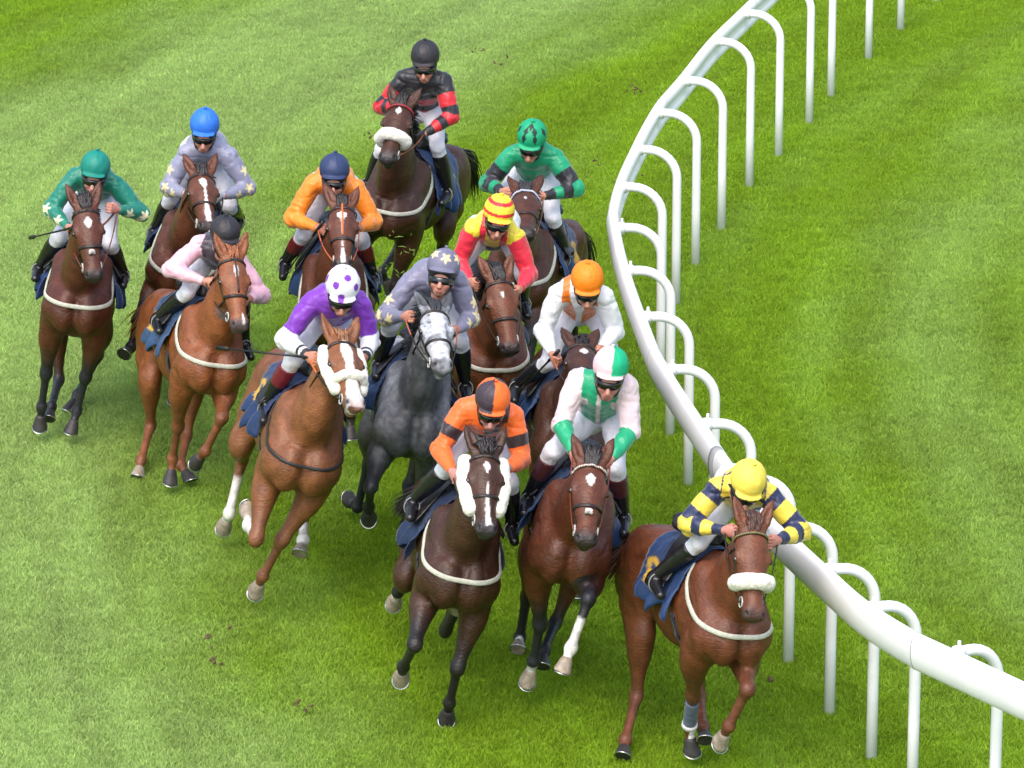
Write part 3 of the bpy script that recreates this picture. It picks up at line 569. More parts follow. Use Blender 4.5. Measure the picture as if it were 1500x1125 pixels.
    for i in range(nx):
        x = lerp(X0, X1, i/(nx-1)); an = ph*(1.92+.10*math.cos(i*.5)); o0 = V(x, 0, 1.24)
        P0 = o0+np.stack([0*an, np.sin(an)*.62, np.cos(an)*.62], 1); P1 = np.repeat(o0[None], nph, 0)
        flare = .018+.045*sm(np.abs(ph), .60, 1.0)*(1+.9*np.sin(i*.75+np.sign(ph)*1.3+p[0]*9)); G[i] = F.snap(P0, P1)
        dv = P0-P1; G[i] += dv/np.linalg.norm(dv, axis=1, keepdims=True)*flare[:, None]
        c = np.repeat(bc[None], nph, 0)*(1+.15*np.sin(i*1.3)); ap = np.abs(ph)
        for sgn in (-1, 1):
            sd_ = np.sign(ph) == sgn
            if cfg.get('patch', 1):
                blk = (ap > .52)*(ap < .84)*sd_; q = ((ap-.52)/.32); u = (i/(nx-1)-.04)/.40
                if 0 < u < 1:                              # yellow numerals printed on the rear corner
                    pt = (np.abs(q-.12) < .13)|((np.abs(u-q*.9) < .2)&(q > .2)) if cfg.get('digit', 7) == 7 else (np.abs(u-.5) < .16)|((q > .85)&(u > .2)&(u < .8))
                    c[blk & pt] = (.62, .36, .02)
            hem = (ap > .965)*sd_
            c[hem] = bc*1.6
        if cfg.get('edge') and i < 5: c[(ap > .3)] = (.62, .40, .03) if 1 <= i < 4 else (.012, .015, .03)
        GC[i] = c
    mb = MB(); mb.sheet(T(G), GC); o = lmb('saddle_cloth', mb, M_CLOTH, root); md = o.modifiers.new('thickness', 'SOLIDIFY'); md.thickness = .008; md.offset = 1
    # saddle, girth
    S = Field(V(-.38, -.30, 1.2), V(.36, .30, 1.80), .012); S.cone((-.20, 0, 1.60), (.12, 0, 1.60), .05, .045, Y, 2.2, .03); S.cone((-.27, 0, 1.64), (-.20, 0, 1.61), .035, .04, Y, 3.0, .03); S.cone((.14, 0, 1.63), (.16, 0, 1.58), .045, .04, Y, 1.3, .03)
    for g in (-1, 1): S.cone((.02, .15*g, 1.53), (.10, .285*g, 1.33), .10, .09, U(V(0, .75*g, .66)), .14, .02)
    v, q = S.mesh(); link('saddle', T(v), q, M_BLACK, root, np.zeros((len(v), 3)))
    mb = MB(); an = np.linspace(1.85, 2*math.pi-1.85, 24); o0 = V(.22, 0, 1.2); P0 = o0+np.stack([0*an, np.sin(an)*.62, np.cos(an)*.62], 1); g_ = F.snap(P0, np.repeat(o0[None], 24, 0), .006)
    mb.tube([T(x) for x in g_], .035, 6, (.012, .02, .05), flat=[V(0, a_[1]-0, a_[2]-1.2) for a_ in g_], sq=.18); lmb('girth', mb, M_CLOTH, root)
    # breast girth
    if cfg.get('breast', 1):
        an = np.linspace(-1.75, 1.75, 46); z = 1.50-cfg.get('bdrop', .36)*np.clip(np.cos(an*.86), 0, 1)**.9; o0 = V(.30, 0, 0)
        P1 = np.stack([an*0+.30, an*0, z], 1); P0 = P1+np.stack([np.cos(an)*.8, np.sin(an)*.8, an*0-.02], 1); g_ = F.snap(P0, P1, .014)
        for _ in range(3): g_[1:-1] = (g_[:-2]+2*g_[1:-1]+g_[2:])/4
        g_ = g_+U(V(1, 0, 0))*.004; mb = MB(); fl = [V(math.cos(a_), math.sin(a_), .2) for a_ in an]
        mb.tube([T(x) for x in g_], .017 if cfg.get('breast') != 2 else .012, 10, (1, 1, 1) if cfg.get('breast') != 2 else (.02, .018, .018), flat=fl, sq=.45); lmb('breast_girth', mb, M_STRAP if cfg.get('breast') == 2 else M_GIRTH, root)
    # --- bridle
    bk = np.array(cfg.get('bridle', (.018, .012, .010))); mb = MB()
    def ring(t0, n0, rad, w_, a0=-math.pi, a1=math.pi, tilt=0., colr=bk, cn=-.09, m=mb, off=.006, nn=34, sq=.4):
        an = np.linspace(a0, a1, nn); P1 = np.array([H(t0+tilt*math.cos(q), 0, cn) for q in an]); P0 = np.array([H(t0+tilt*math.cos(q), math.sin(q)*.25, cn+math.cos(q)*.25) for q in an])
        g_ = F.snap(P0, P1, off, 200)
        g_[1:-1] = (g_[:-2]+2*g_[1:-1]+g_[2:])/4
        m.tube([T(x) for x in g_], w_, 8, colr, flat=[P0[i]-P1[i] for i in range(nn)], sq=sq); return g_
    bb = ring(.085, 0, 0, .011, -1.75, 1.75, tilt=-.02); nr = ring(.335, 0, 0, .012, tilt=.02)
    for g in (-1, 1):
        P0 = np.array([H(t, .25*g, c_) for t, c_ in ((.03, -.10), (.09, -.115), (.17, -.125), (.26, -.125), (.34, -.12), (.42, -.115), (.475, -.11))]); P1 = np.array([H(t, 0, c_) for t, c_ in ((.03, -.10), (.09, -.115), (.17, -.125), (.26, -.125), (.34, -.12), (.42, -.115), (.475, -.11))])
        ck = F.snap(P0, P1, .006, 200); mb.tube([T(x) for x in ck], .010, 6, bk, flat=[s*g]*7, sq=.4)
        cc = ck[-1]+s*g*.012; rg = []
        for q in np.linspace(0, 2*math.pi, 15): rg.append(T(cc+d*math.cos(q)*.032+n*math.sin(q)*.032))
        mb.tube(rg, .0055, 5, (.5, .5, .48))
    P1 = np.array([H(.10+.05*abs(q), 0, -.13) for q in np.linspace(-1, 1, 14)]); P0 = np.array([H(.10+.05*abs(q), math.sin(q*2.0)*.27, -.13-math.cos(q*2.0)*.27) for q in np.linspace(-1, 1, 14)]); g_ = F.snap(P0, P1, .01, 200); mb.tube([T(x) for x in g_], .007, 5, bk)
    if cfg.get('facestrap'): 
        fs = np.array([F.snap(H(t, 0, .2)[None], H(t, 0, -.09)[None], .006, 200)[0] for t in np.linspace(.02, .33, 10)]); mb.tube([T(x) for x in fs], .007, 5, cfg['facestrap'])
    lmb('bridle', mb, M_STRAP, root)
    if cfg.get('browband'):
        bm = MB()
        for i in range(len(bb)-1):
            for q in (0, .5):
                c0 = lerp(bb[i], bb[i+1], q)+n*.007; cc = cfg['browband'][(i*2+int(q*2)) % len(cfg['browband'])]; bm.tube([T(c0-n*.007), T(c0-n*.001), T(c0+n*.005)], [.006, .0085, .004], 6, cc)
        lmb('browband', bm, M_STRAP, root)
    if cfg.get('rosette'):
        bm = MB()
        for i in range(9):
            a_ = i/8*2-1; c0 = F.snap(H(.40+.03*abs(a_)-.035*(i % 2), a_*.05, .2)[None], H(.40, 0, -.09)[None], .01, 200)[0]; bm.tube([T(c0), T(c0+n*.014)], [.014, .010], 8, (.75, .74, .68) if i % 2 else (.35, .33, .3))
        lmb('beaded_noseband', bm, M_STRAP, root)
    def fleece(pts_, r, nm, seed=0):
        pts_ = [np.asarray(x) for x in pts_]; lo_ = np.min(pts_, 0)-r-.05; hi_ = np.max(pts_, 0)+r+.05; G_ = Field(lo_, hi_, .0075)
        for a, b in zip(pts_, pts_[1:]): G_.cone(a, b, r, r, k=.01)
        v, q = G_.mesh(); N2 = vnormals(v, q); v = v+N2*(.0035*noise(v, 45, seed)+.0018*noise(v, 120, seed))[:, None]; o = link(nm, T(v), q, M_FLEECE, root, np.ones((len(v), 3)))
    if cfg.get('sheepnose'):
        t0 = cfg.get('sheept', .36); an = np.linspace(-1.95, 1.95, 15); P1 = np.array([H(t0+.015*math.cos(q), 0, -.09) for q in an]); P0 = np.array([H(t0+.015*math.cos(q), math.sin(q)*.25, -.09+math.cos(q)*.25) for q in an])
        fleece(list(F.snap(P0, P1, .020, 200)), cfg.get('sheepr', .049), 'sheepskin_noseband', 1)
    if cfg.get('sheepcheek'):
        for g in (-1, 1):
            P1 = np.array([H(t, 0, -.10) for t in (.06, .15, .24, .33, .40)]); P0 = np.array([H(t, .3*g, -.10) for t in (.06, .15, .24, .33, .40)]); fleece(list(F.snap(P0, P1, .024, 200)), cfg.get('cheekr', .048), 'sheepskin_cheekpiece', 2+g)
    # bandage
    if cfg.get('bandage'):
        A = cfg['bandage']; kn, ft = D['fk'+A], D['ff'+A]; mb = MB(); mb.tube([T(lerp(kn, ft, q)) for q in np.linspace(.22, .90, 12)], [.044+.002*math.sin(i*2.1) for i in range(12)], 14, (.10, .13, .19)); mb.tube([T(lerp(kn, ft, q)) for q in (.88, .94, 1.0)], [.050, .053, .048], 12, (.6, .6, .58)); lmb('bandage', mb, M_CLOTH, root)
    # reins: bit to the rider's hands, with slack loop over the neck
    rc = np.array(cfg.get('rein', (.03, .018, .012))); mb = MB(); hnds = []
    for g, A in ((-1, 'A'), (1, 'B')):
        a = H(.475, .075*g, -.11); b = D['hd'+A]; mid = lerp(a, b, .5)+V(0, g*.03, -.03)
        c0 = cfg.get('reintip'); pts_ = [a*(1-t)**2+2*mid*t*(1-t)+b*t*t for t in np.linspace(0, 1, 12)]
        mb.tube([T(x) for x in pts_[:8]], .0085, 5, rc, flat=[Y]*8, sq=.5); mb.tube([T(x) for x in pts_[7:]], .0105, 5, c0 if c0 else rc, flat=[Y]*5, sq=.5)
    a, b = D['hdA'], D['hdB']; lp = [a*(1-t)**2+2*(lerp(a, b, .5)+V(-.05, 0, -.22))*t*(1-t)+b*t*t for t in np.linspace(0, 1, 12)]; mb.tube([T(x) for x in lp], .008, 5, rc)
    lmb('reins', mb, M_STRAP, root)
    # stirrup leathers and irons
    for g, A in ((-1, 'A'), (1, 'B')):
        an_ = D['an'+A]; mb = MB(); top = V(.02, .20*g, 1.56); ft_ = an_+V(.05, 0, -.045)
        mb.tube([T(top), T(lerp(top, ft_+V(-.005, 0, .12), .55)+V(0, .02*g, 0)), T(ft_+V(0, 0, .10))], .010, 5, (.02, .016, .014), flat=[Y*g]*3, sq=.3)
        rg = [T(ft_+V(0, math.sin(q)*.050, .02+math.cos(q)*.06)) for q in np.linspace(0, 2*math.pi, 15)]; mb.tube(rg, .005, 5, (.25, .25, .25)); lmb('stirrup', mb, M_STRAP, root)
    return root, p, D, T
# ------------------------------------------------------------------ jockey
def star_in(x, y, R, rot=0.3):
    a = np.arctan2(y, x)+rot; r = np.hypot(x, y); t = np.abs(((a/(2*math.pi)*5) % 1)*2-1); return r < R*(.42+.58*t**1.3)
def build_jockey(name, cfg, P):
    p, D, T = P; Y = V(0, 1, 0)
    D = {k: v.copy() for k, v in D.items()}
    base = T((D['anA']+D['anB'])/2)
    rz = p[2]-math.pi/2; cz, sz = math.cos(rz), math.sin(rz)
    root = empty('person', (p[0]+base[0]*cz-base[1]*sz, p[1]+base[0]*sz+base[1]*cz, base[2]-.1), rz, cfg['jlabel'], 'jockey', 'jockeys riding in the race')
    off = base+V(0, 0, -.1); W = lambda x: T(x)-off
    hc, nz = D['head'], D['nose']; e = U(nz-hc); sh = U(D['shB']-D['shA']); s = U(lerp(sh, Y, .5)); s = U(s-(s@e)*e); th = math.radians(52)
    q = np.cross(e, s); q = q if q[2] > 0 else -q                      # perpendicular to e, upward
    g = U(e*math.cos(th)+q*math.sin(th)); u = np.cross(g, s); u = u if u[2] > 0 else -u
    H = lambda a, b, c: hc+g*a+s*b+u*c
    nk, pel = D['neck'], D['pel']; sp = U(nk-pel); bs = U(sh-(sh@sp)*sp); bk = np.cross(sp, bs); bk = bk if bk[2] > 0 else -bk        # bk: out of the back
    # body: one continuous surface (head, torso, arms, hands, legs)
    allp = np.array([D[k] for k in JNAMES if k in ('pel', 'neck', 'head', 'nose') or k[:2] in ('sh', 'el', 'hd', 'kn', 'an')]+[D['hipA'], D['hipB']])
    F = Field(allp.min(0)-.22, allp.max(0)+.24, .0105)
    F.cone(pel, lerp(pel, nk, .6), .085, .09, bs, 1.1, .03); F.cone(lerp(pel, nk, .5), nk-sp*.08, .09, .075, bs, 1.2, .03); F.cone(nk-sp*.02, H(-.04, 0, -.10), .055, .052, k=.03)
    for A in 'AB':
        F.cone(nk-sp*.07, D['sh'+A], .050, .048, k=.03); F.cone(D['sh'+A], D['el'+A], .05, .04, k=.02); F.cone(D['el'+A], D['hd'+A], .042, .027, k=.02, prof=[.040, .042, .036, .029, .026])
        F.cone(pel, D['hip'+A], .09, .09, k=.03); F.cone(D['hip'+A], D['kn'+A], .065, .038, k=.03); F.cone(D['kn'+A], D['an'+A], .050, .032, k=.02, prof=[.036, .042, .034, .028]); F.cone(D['an'+A]+V(0, 0, -.02), D['an'+A]+V(.12, 0, -.06), .024, .020, k=.02)
    Vt, Q = F.mesh()
    # head and hands are finer: meshed in the same field resolution but shaped separately, then joined as one mesh
    G = Field(H(.02, 0, -.10)-.19, H(.02, 0, -.10)+.19, .0062); fc = .92
    G.ell(H(.0, 0, -.06), (.095, .075, .11), (g, s, u), .02); G.ell(H(.035, 0, -.125), (.062, .062, .078), (g, s, u), .03); G.ell(H(.058, 0, -.188), (.032, .030, .026), (g, s, u), .025)
    G.cone(H(.095, 0, -.105), H(.118, 0, -.150), .010, .016, k=.012); G.ell(H(.110, .012, -.155), (.010, .008, .008), (g, s, u), .006); G.ell(H(.110, -.012, -.155), (.010, .008, .008), (g, s, u), .006)
    G.cone(H(.088, -.028, -.095), H(.088, .028, -.095), .014, .014, k=.015)
    for k_ in (-1, 1): G.ell(H(.062, .040*k_, -.135), (.028, .020, .024), (g, s, u), .02); G.ell(H(.082, .026*k_, -.112), (.012, .016, .009), (g, s, u), .008, sub=True); G.ell(H(-.005, .080*k_, -.12), (.022, .008, .032), (g, s, u), .008)
    G.cone(H(.099, -.018, -.172), H(.099, .018, -.172), .0085, .0085, k=.006); G.cone(H(.095, -.016, -.182), H(.095, .016, -.182), .009, .009, k=.006); G.cone(H(.110, -.02, -.177), H(.110, .02, -.177), .0035, .0035, k=.003, sub=True)
    G.cone(H(-.03, 0, -.12), H(-.05, 0, -.20), .055, .058, k=.02)
    v2, q2 = G.mesh(); parts = [(Vt, Q), (v2, q2)]; r2 = v2-hc; lips = ((r2@g) > .094)*(np.abs(r2@s) < .024)*(np.abs(r2@u+.177) < .013)
    sk = np.array(cfg.get('skin', (.52, .26, .18))); c2 = np.repeat(sk[None], len(v2), 0); c2 = lerp(c2, V(.42, .12, .10), (lips*.6)[:, None])
    chk = np.exp(-(((np.abs(r2@s)-.04)**2+(r2@u+.14)**2)/.0008)); c2 = lerp(c2, sk*V(1.08, .72, .70), (chk*.5)[:, None]); cols = [np.repeat((sk*.9)[None], len(Vt), 0), c2]
    for A, kg in (('A', -1), ('B', 1)):
        w_, el = D['hd'+A], D['el'+A]; fd = U(w_-el); dn = U(V(0, 0, -1)-(V(0, 0, -1)@fd)*fd); inn = U(np.cross(fd, dn)); inn = inn if inn[1]*kg < 0 else -inn    # fd: along the forearm, inn: towards the neck
        J = Field(w_-.13, w_+.14, .0062); c = w_+fd*.035; J.cone(w_-fd*.03, w_+fd*.01, .026, .027, inn, .85, .01); J.ell(c, (.046, .020, .040), (fd, inn, dn), .014)
        for i, (o_, L) in enumerate(((-.030, .85), (-.010, 1.0), (.011, .95), (.031, .75))):      # four fingers closed round the rein
            k0 = c+fd*.038+dn*o_-inn*.004; k1 = k0+U(fd*.6+inn*.8)*.030*L; k2 = k1+U(inn*.9-fd*.5)*.024*L; k3 = k2+U(-fd*1.0+inn*.1)*.018*L
            J.cone(k0, k1, .0105, .0098, k=.003); J.cone(k1, k2, .0098, .0088, k=.003); J.cone(k2, k3, .0088, .0075, k=.003)
        t0 = c-dn*.026-fd*.018; t1 = t0+U(fd*.8+inn*.7-dn*.5)*.032; t2 = t1+U(fd*.6+inn*.7+dn*.5)*.026; J.cone(t0, t1, .0135, .0110, k=.006); J.cone(t1, t2, .0108, .0085, k=.004)
        v3, q3 = J.mesh(); parts.append((v3, q3)); hcol = cfg.get('glove'); c3 = np.repeat((np.array(hcol) if hcol else sk*V(1.0, .88, .86))[None], len(v3), 0); cols.append(c3*(1+.1*noise(v3, 40, 1))[:, None])
    o_ = 0; VV = []; QQ = []
    for v, q_ in parts: VV.append(v); QQ.append(q_+o_); o_ += len(v)
    link('body', W(np.vstack(VV)), np.vstack(QQ), M_SKIN, root, np.vstack(cols))
    # jacket
    lo = np.min([D[k] for k in ('pel', 'neck', 'shA', 'shB', 'elA', 'elB', 'hdA', 'hdB', 'head')], 0)-.2; hi = np.max([D[k] for k in ('pel', 'neck', 'shA', 'shB', 'elA', 'elB', 'hdA', 'hdB')], 0)+.2
    J = Field(lo, hi, .0068); J.cone(pel+sp*.03+bk*.01, lerp(pel, nk, .55)+bk*.015, .120, .132, bs, 1.10, .03); J.cone(lerp(pel, nk, .5)+bk*.01, nk-sp*.08, .134, .112, bs, 1.22, .04)
    J.cone(nk-sp*.03, H(-.045, 0, -.155), .075, .066, k=.02)
    for A in 'AB':
        J.cone(nk-sp*.07+bk*.005, D['sh'+A], .088, .074, k=.05); J.cone(D['sh'+A], D['el'+A], .08, .07, k=.03, prof=[.072, .076, .073, .068, .064]); J.cone(D['el'+A], D['hd'+A], .07, .04, k=.025, prof=[.064, .062, .057, .049, .039, .033])
    J.cone(pel+bk*.01, pel+sp*.08, .128, .132, bs, 1.12, .03); J.cut(pel-sp*.07, -sp)
    for A in 'AB':
        fd = U(D['hd'+A]-D['el'+A]); c = D['hd'+A]-fd*.012
        sl, X, Y_, Z = J.box(c-.11, c+.11); dd = (X-c[0])*fd[0]+(Y_-c[1])*fd[1]+(Z-c[2])*fd[2]; J.F[sl] = np.maximum(J.F[sl], dd)
    v, q_ = J.mesh(); N_ = vnormals(v, q_)
    da, ua = polyu(v, [D['shA'], D['elA'], D['hdA']]); db, ub = polyu(v, [D['shB'], D['elB'], D['hdB']]); isB = db < da; au = np.where(isB, ub, ua); ad = np.where(isB, db, da)
    t_, tu = polyu(v, [pel, nk]); lat = (v-nk)@bs; vt = ((v-pel)@sp)/np.linalg.norm(nk-pel); arm = (ad < .11)&((np.abs(lat) > .14)|(au > .10))&~((au < .35)&(t_ < .135)); fold = np.zeros(len(v))
    # creases: rings gather at the elbow and down the sleeve, long soft folds on the back
    fold += np.where(arm, .0060*np.sin(au*13+7*noise(v, 8, 1))*np.exp(-((au-1.0)/.35)**2)*sm(noise(v, 5, 9), -.4, .5)+.005*noise(v*V(1, 1, .6), 14, 2), 0)
    fold += np.where(~arm, .006*noise(v*V(1, 1, 1), 11, 3), .003*noise(v, 20, 5)); fold += .0045*noise(v, 26, 8)*(.4+.6*sm(noise(v, 6, 4), -.1, .4)); rd = (1-np.abs(noise(v*V(.8, 1, 1), 8, 6)))**4; rd2 = (1-np.abs(noise(v*V(1, .7, 1.2), 17, 7)))**4; w_el = np.where(arm, .5+np.exp(-((au-1.0)/.3)**2)+np.exp(-((au-.05)/.2)**2), .9); fold -= (.0085*rd+.0035*rd2)*w_el; v = v+N_*fold[:, None]
    fr = -((v-nk)@bk); col = cfg['pat'](dict(v=v, N=N_, arm=arm, au=au, isB=isB, lat=lat, vt=vt, fr=fr, D=D, g=g, s=s, u=u, bk=bk, bs=bs, sp=sp))
    link('jacket', W(v), q_, M_SILK, root, np.clip(col, 0, .9))
    # breeches
    B = Field(np.min([pel, D['hipA'], D['hipB'], D['knA'], D['knB'], D['anA'], D['anB']], 0)-.18, np.max([pel, D['hipA'], D['hipB'], D['knA'], D['knB']], 0)+.2, .0095)
    B.cone(pel-sp*.05, pel+sp*.0, .122, .120, bs, 1.12, .03)
    for A in 'AB':
        hp, kn, an = D['hip'+A], D['kn'+A], D['an'+A]; B.ell(hp-sp*.03+bk*.02, (.12, .12, .12), k=.04); B.cone(hp, kn, .11, .07, k=.03, prof=[.108, .094, .077, .064, .056]); B.cone(kn, lerp(kn, an, .35), .058, .052, k=.02)
    v, q_ = B.mesh(); N_ = vnormals(v, q_); v = v+N_*(.005*noise(v, 18, 1)+.003*noise(v, 35, 2))[:, None]; link('breeches', W(v), q_, M_DBREECH if cfg.get('darkbreech') else M_BREECH, root, np.ones((len(v), 3)))
    for A, kg in (('A', -1), ('B', 1)):
        kn, an = D['kn'+A], D['an'+A]; K = Field(np.minimum(kn, an)-.2, np.maximum(kn, an)+.2, .0085); hl = an-V(.05, 0, .035); to = an+V(.17, .012*kg, -.075); top = lerp(kn, an, .16)
        K.cone(top, an, .06, .042, k=.02, prof=[.062, .062, .055, .045, .040]); K.cone(an, hl, .042, .036, k=.02); K.cone(an+V(.01, 0, -.02), to, .040, .029, Y, 1.05, .02); K.cut(top, U(kn-an), .003)
        v, q_ = K.mesh(); ub_ = ((v-an)@U(kn-an))/np.linalg.norm(kn-an); c = np.repeat(V(.012, .012, .014)[None], len(v), 0)
        if cfg.get('boottop') is not None: c[ub_ > .48] = cfg['boottop']
        c[((v-an)[:, 2] < -.075)&(ub_ < 0)&((v-an)[:, 0] < .05)] = (.05, .05, .05)
        link('boot', W(v), q_, M_BOOT, root, c)
    # skull cap with its silk cover and peak
    K = Field(H(.03, 0, 0)-.21, H(.03, 0, 0)+.21, .0070); K.ell(H(-.005, 0, -.004), (.130, .112, .120), (g, s, u), .01); K.cut(H(0, 0, -.058), U(-u+g*.16), .004); K.ell(H(-.005, 0, -.02), (.112, .094, .105), (g, s, u), .004, sub=True)
    K.ell(H(.100, 0, -.042), (.050, .088, .011), (U(g-u*.15), s, U(u+g*.15)), .012); K.ell(H(0, 0, .128), (.016, .016, .008), (g, s, u), .01)
    v, q_ = K.mesh(); N_ = vnormals(v, q_); r = v-hc; X, Yy, Z = r@g, r@s, r@u; v = v+N_*(.0018*noise(v, 22, 4)+.0015*np.sin(np.arctan2(Yy, X)*14)*sm(Z, .02, .12)+.003*sm(-np.abs(Z+.05), -.014, -.004)*0)[:, None]
    c = cfg['cap'](dict(x=X, y=Yy, z=Z, v=v)); helmet = link('helmet', W(v), q_, M_CAP, root, np.clip(c, 0, .9))
    mb = MB(); 
    for kg in (-1, 1):
        mb.tube([W(H(.0, .088*kg, -.06)), W(H(.015, .080*kg, -.12)), W(H(.045, .055*kg, -.180)), W(H(.06, .0, -.212))], .008, 5, (.012, .012, .012))
    # dark harness band under the rim
    K2 = Field(H(0, 0, -.08)-.17, H(0, 0, -.08)+.17, .007); K2.ell(H(-.005, 0, -.05), (.112, .096, .085), (g, s, u), .01); K2.cut(H(0, 0, -.125), U(-u-g*.5), .004); K2.ell(H(.10, 0, -.125), (.075, .070, .060), (g, s, u), .006, sub=True); v, q_ = K2.mesh()
    link('helmet_harness', W(v), q_, M_BLACK, root, np.zeros((len(v), 3))); lmb('chin_strap', mb, M_BLACK, helmet)
    # goggles: curved lens, frame and strap
    K = Field(H(.05, 0, -.10)-.13, H(.05, 0, -.10)+.13, .0058); K.ell(H(.018, 0, -.108), (.098, .086, .075), (g, s, u), .004); K.ell(H(.0, 0, -.108), (.094, .079, .090), (g, s, u), .003, sub=True); K.cut(H(0, 0, -.134), -u, .006); K.cut(H(0, 0, -.084), u, .006); K.cut(H(.02, 0, 0), -g, .003)
    K.ell(H(.125, 0, -.150), (.05, .015, .022), (g, s, u), .006, sub=True); v, q_ = K.mesh(); link('goggles', W(v), q_, M_GOG, root, np.zeros((len(v), 3)))
    if cfg.get('capgog'):
        mb = MB(); mb.tube([W(H(math.cos(a)*.122, math.sin(a)*.108, -.060+.012*math.cos(a))) for a in np.linspace(-1.5, 1.5, 16)], .014, 6, (.2, .22, .2), flat=[g]*16, sq=.5); lmb('spare_goggles', mb, M_GOG, helmet)
    return root, W, D
def build_whip(name, P, hand, dr, lab, L=.62, grip=.10):
    p, D, T = P; a = T(D['hd'+hand])+V(.03, 0, 0); dr = U(np.array(dr, float)); rz = p[2]-math.pi/2; cz, sz = math.cos(rz), math.sin(rz)
    loc = (p[0]+a[0]*cz-a[1]*sz, p[1]+a[0]*sz+a[1]*cz, a[2]); root = empty('riding_whip', loc, rz, lab, 'whip')
    mb = MB(); mb.tube([-dr*grip, V(0, 0, 0), dr*.08], [.014, .012, .010], 8); lmb('handle', mb, M_BLACK, root)
    mb = MB(); mb.tube([dr*.08, dr*L*.5, dr*(L-.10)], [.008, .007, .006], 8); lmb('shaft', mb, M_BLACK, root)
    mb = MB(); mb.tube([dr*(L-.10), dr*(L-.08), dr*L], [.010, .017, .015], 8, flat=[V(0, 1, 0)]*3, sq=.5); lmb('flap', mb, M_BLACK, root)
# ------------------------------------------------------------------ colours of the silks
YEL = V(.80, .62, .07); NAVY = V(.020, .028, .085); ORG = V(.88, .155, .025); DKB = V(.035, .022, .028); PPINK = V(.78, .62, .66); GRN = V(.01, .34, .16); PUR = V(.19, .035, .42); WHT = V(.78, .79, .82)
MAU = V(.20, .20, .29); CRM = V(.78, .66, .34); PINK = V(.76, .46, .56); TEAL = V(.006, .19, .13); BLK = V(.018, .018, .022); RED = V(.62, .018, .03); EMR = V(.008, .30, .14); ORG2 = V(.85, .25, .02); CAPORG = V(.88, .23, .01)
def solid(n, c): return np.repeat(np.asarray(c, float)[None], n, 0)
def bands(au, edges, cols, base):
    o = base.copy()
    for (a, b), c in zip(edges, cols): o[(au >= a)&(au < b)] = c
    return o
def put(o, m, c): o[m] = c; return o
def stars(o, K, spots, R, c):
    """five-pointed stars sewn on the sleeves, spots = (arm parameter, angle round the sleeve)"""
    D = K['D']
    for A in 'AB':
        ch = [D['sh'+A], D['el'+A], D['hd'+A]]
        for (t, an) in spots:
            i = min(int(t), 1); a, b = ch[i], ch[i+1]; ax = U(b-a); c0 = lerp(a, b, t-i); kg = -1 if A == 'A' else 1
            fwd = U(V(1, 0, .35)-(V(1, 0, .35)@ax)*ax); sd = np.cross(ax, fwd); sd = sd if sd[1]*kg > 0 else -sd
            nn = fwd*math.cos(an)+sd*math.sin(an); tt = np.cross(ax, nn); r = K['v']-c0
            m = (r@nn > .02)&(np.linalg.norm(r, axis=1) < .14)&star_in(r@tt, r@ax, R)&K['arm']&(K['isB'] == (A == 'B')); o[m] = c
    return o
def p_yellow(K):
    o = solid(len(K['v']), YEL); au = K['au']; arm = K['arm']; q = bands(au, [(.02, .30), (.62, .92), (1.22, 1.45), (1.72, 2.1)], [NAVY]*4, o); o[arm] = q[arm]; m = ~arm; lt = np.abs(K['lat']); o[m&(lt > .13)&(K['vt'] > .45)] = NAVY; o[m&(np.abs(K['vt']-.99+.0) < .02)&(lt > .07)] = NAVY; o[m&(K['vt'] < .35)&(K['vt'] > .15)] = NAVY; return o
def p_orange(K):
    o = solid(len(K['v']), ORG); m = ~K['arm']; o[m&(K['lat'] > .0)] = DKB; o[m&(K['lat'] > .0)&(K['bk']@K['bk'] > 0)&(K['vt'] < .45)] = ORG; o[m&(K['lat'] < .0)&(K['vt'] < .45)] = DKB; return put(o, K['arm']&(K['au'] > .42)&(K['au'] < .68), DKB)
def p_pinkgreen(K):
    o = solid(len(K['v']), PPINK); lt = np.abs(K['lat']); m = ~K['arm']; o[m&(lt < .115)] = GRN; o[m&(lt < .014)&(K['vt'] > .55)] = PPINK; o[m&(lt < .014)] = PPINK*1; o[m&(lt >= .014)&(lt < .115)] = GRN; return put(o, K['arm']&(K['au'] > 1.12), GRN)
def p_purple(K):
    o = solid(len(K['v']), PUR); a = K['arm']; au = K['au']; o[a&(au > .78)] = WHT; o[a&(au > 1.68)&(au < 1.76)] = BLK; return put(o, a&(au > 1.84), BLK)
def p_mauve(K): return stars(solid(len(K['v']), K.get('base', MAU)), K, [(.62, .9), (1.08, .25), (1.12, 1.6), (1.50, .8)], .048, CRM)
def p_blue(K): K['base'] = V(.27, .28, .39); return stars(solid(len(K['v']), K['base']), K, [(.55, .9), (.98, .2), (1.12, 1.5), (1.55, .9)], .045, CRM)
def p_teal(K): return stars(solid(len(K['v']), TEAL), K, [(1.06, .6), (1.10, 1.9), (1.62, .9)], .050, V(.72, .68, .45))
def p_pink(K): o = solid(len(K['v']), V(.045, .035, .05)); return put(o, K['arm']|(np.abs(K['lat']) > .15), PINK)
def p_redblack(K):
    o = solid(len(K['v']), BLK); q = bands(K['au'], [(.36, .72), (.98, 1.28), (1.5, 1.72)], [RED]*3, o); o[K['arm']] = q[K['arm']]; m = ~K['arm']; o[m&(K['vt'] < .62)&(K['vt'] > .40)] = RED; return put(o, m&(K['vt'] < .2)&(K['vt'] > .08), RED)
def p_green(K): o = solid(len(K['v']), EMR); q = bands(K['au'], [(.45, .85), (1.15, 1.45), (1.68, 2.1)], [BLK]*3, o); return put2(o, K['arm'], q)
def put2(o, m, q): o[m] = q[m]; return o
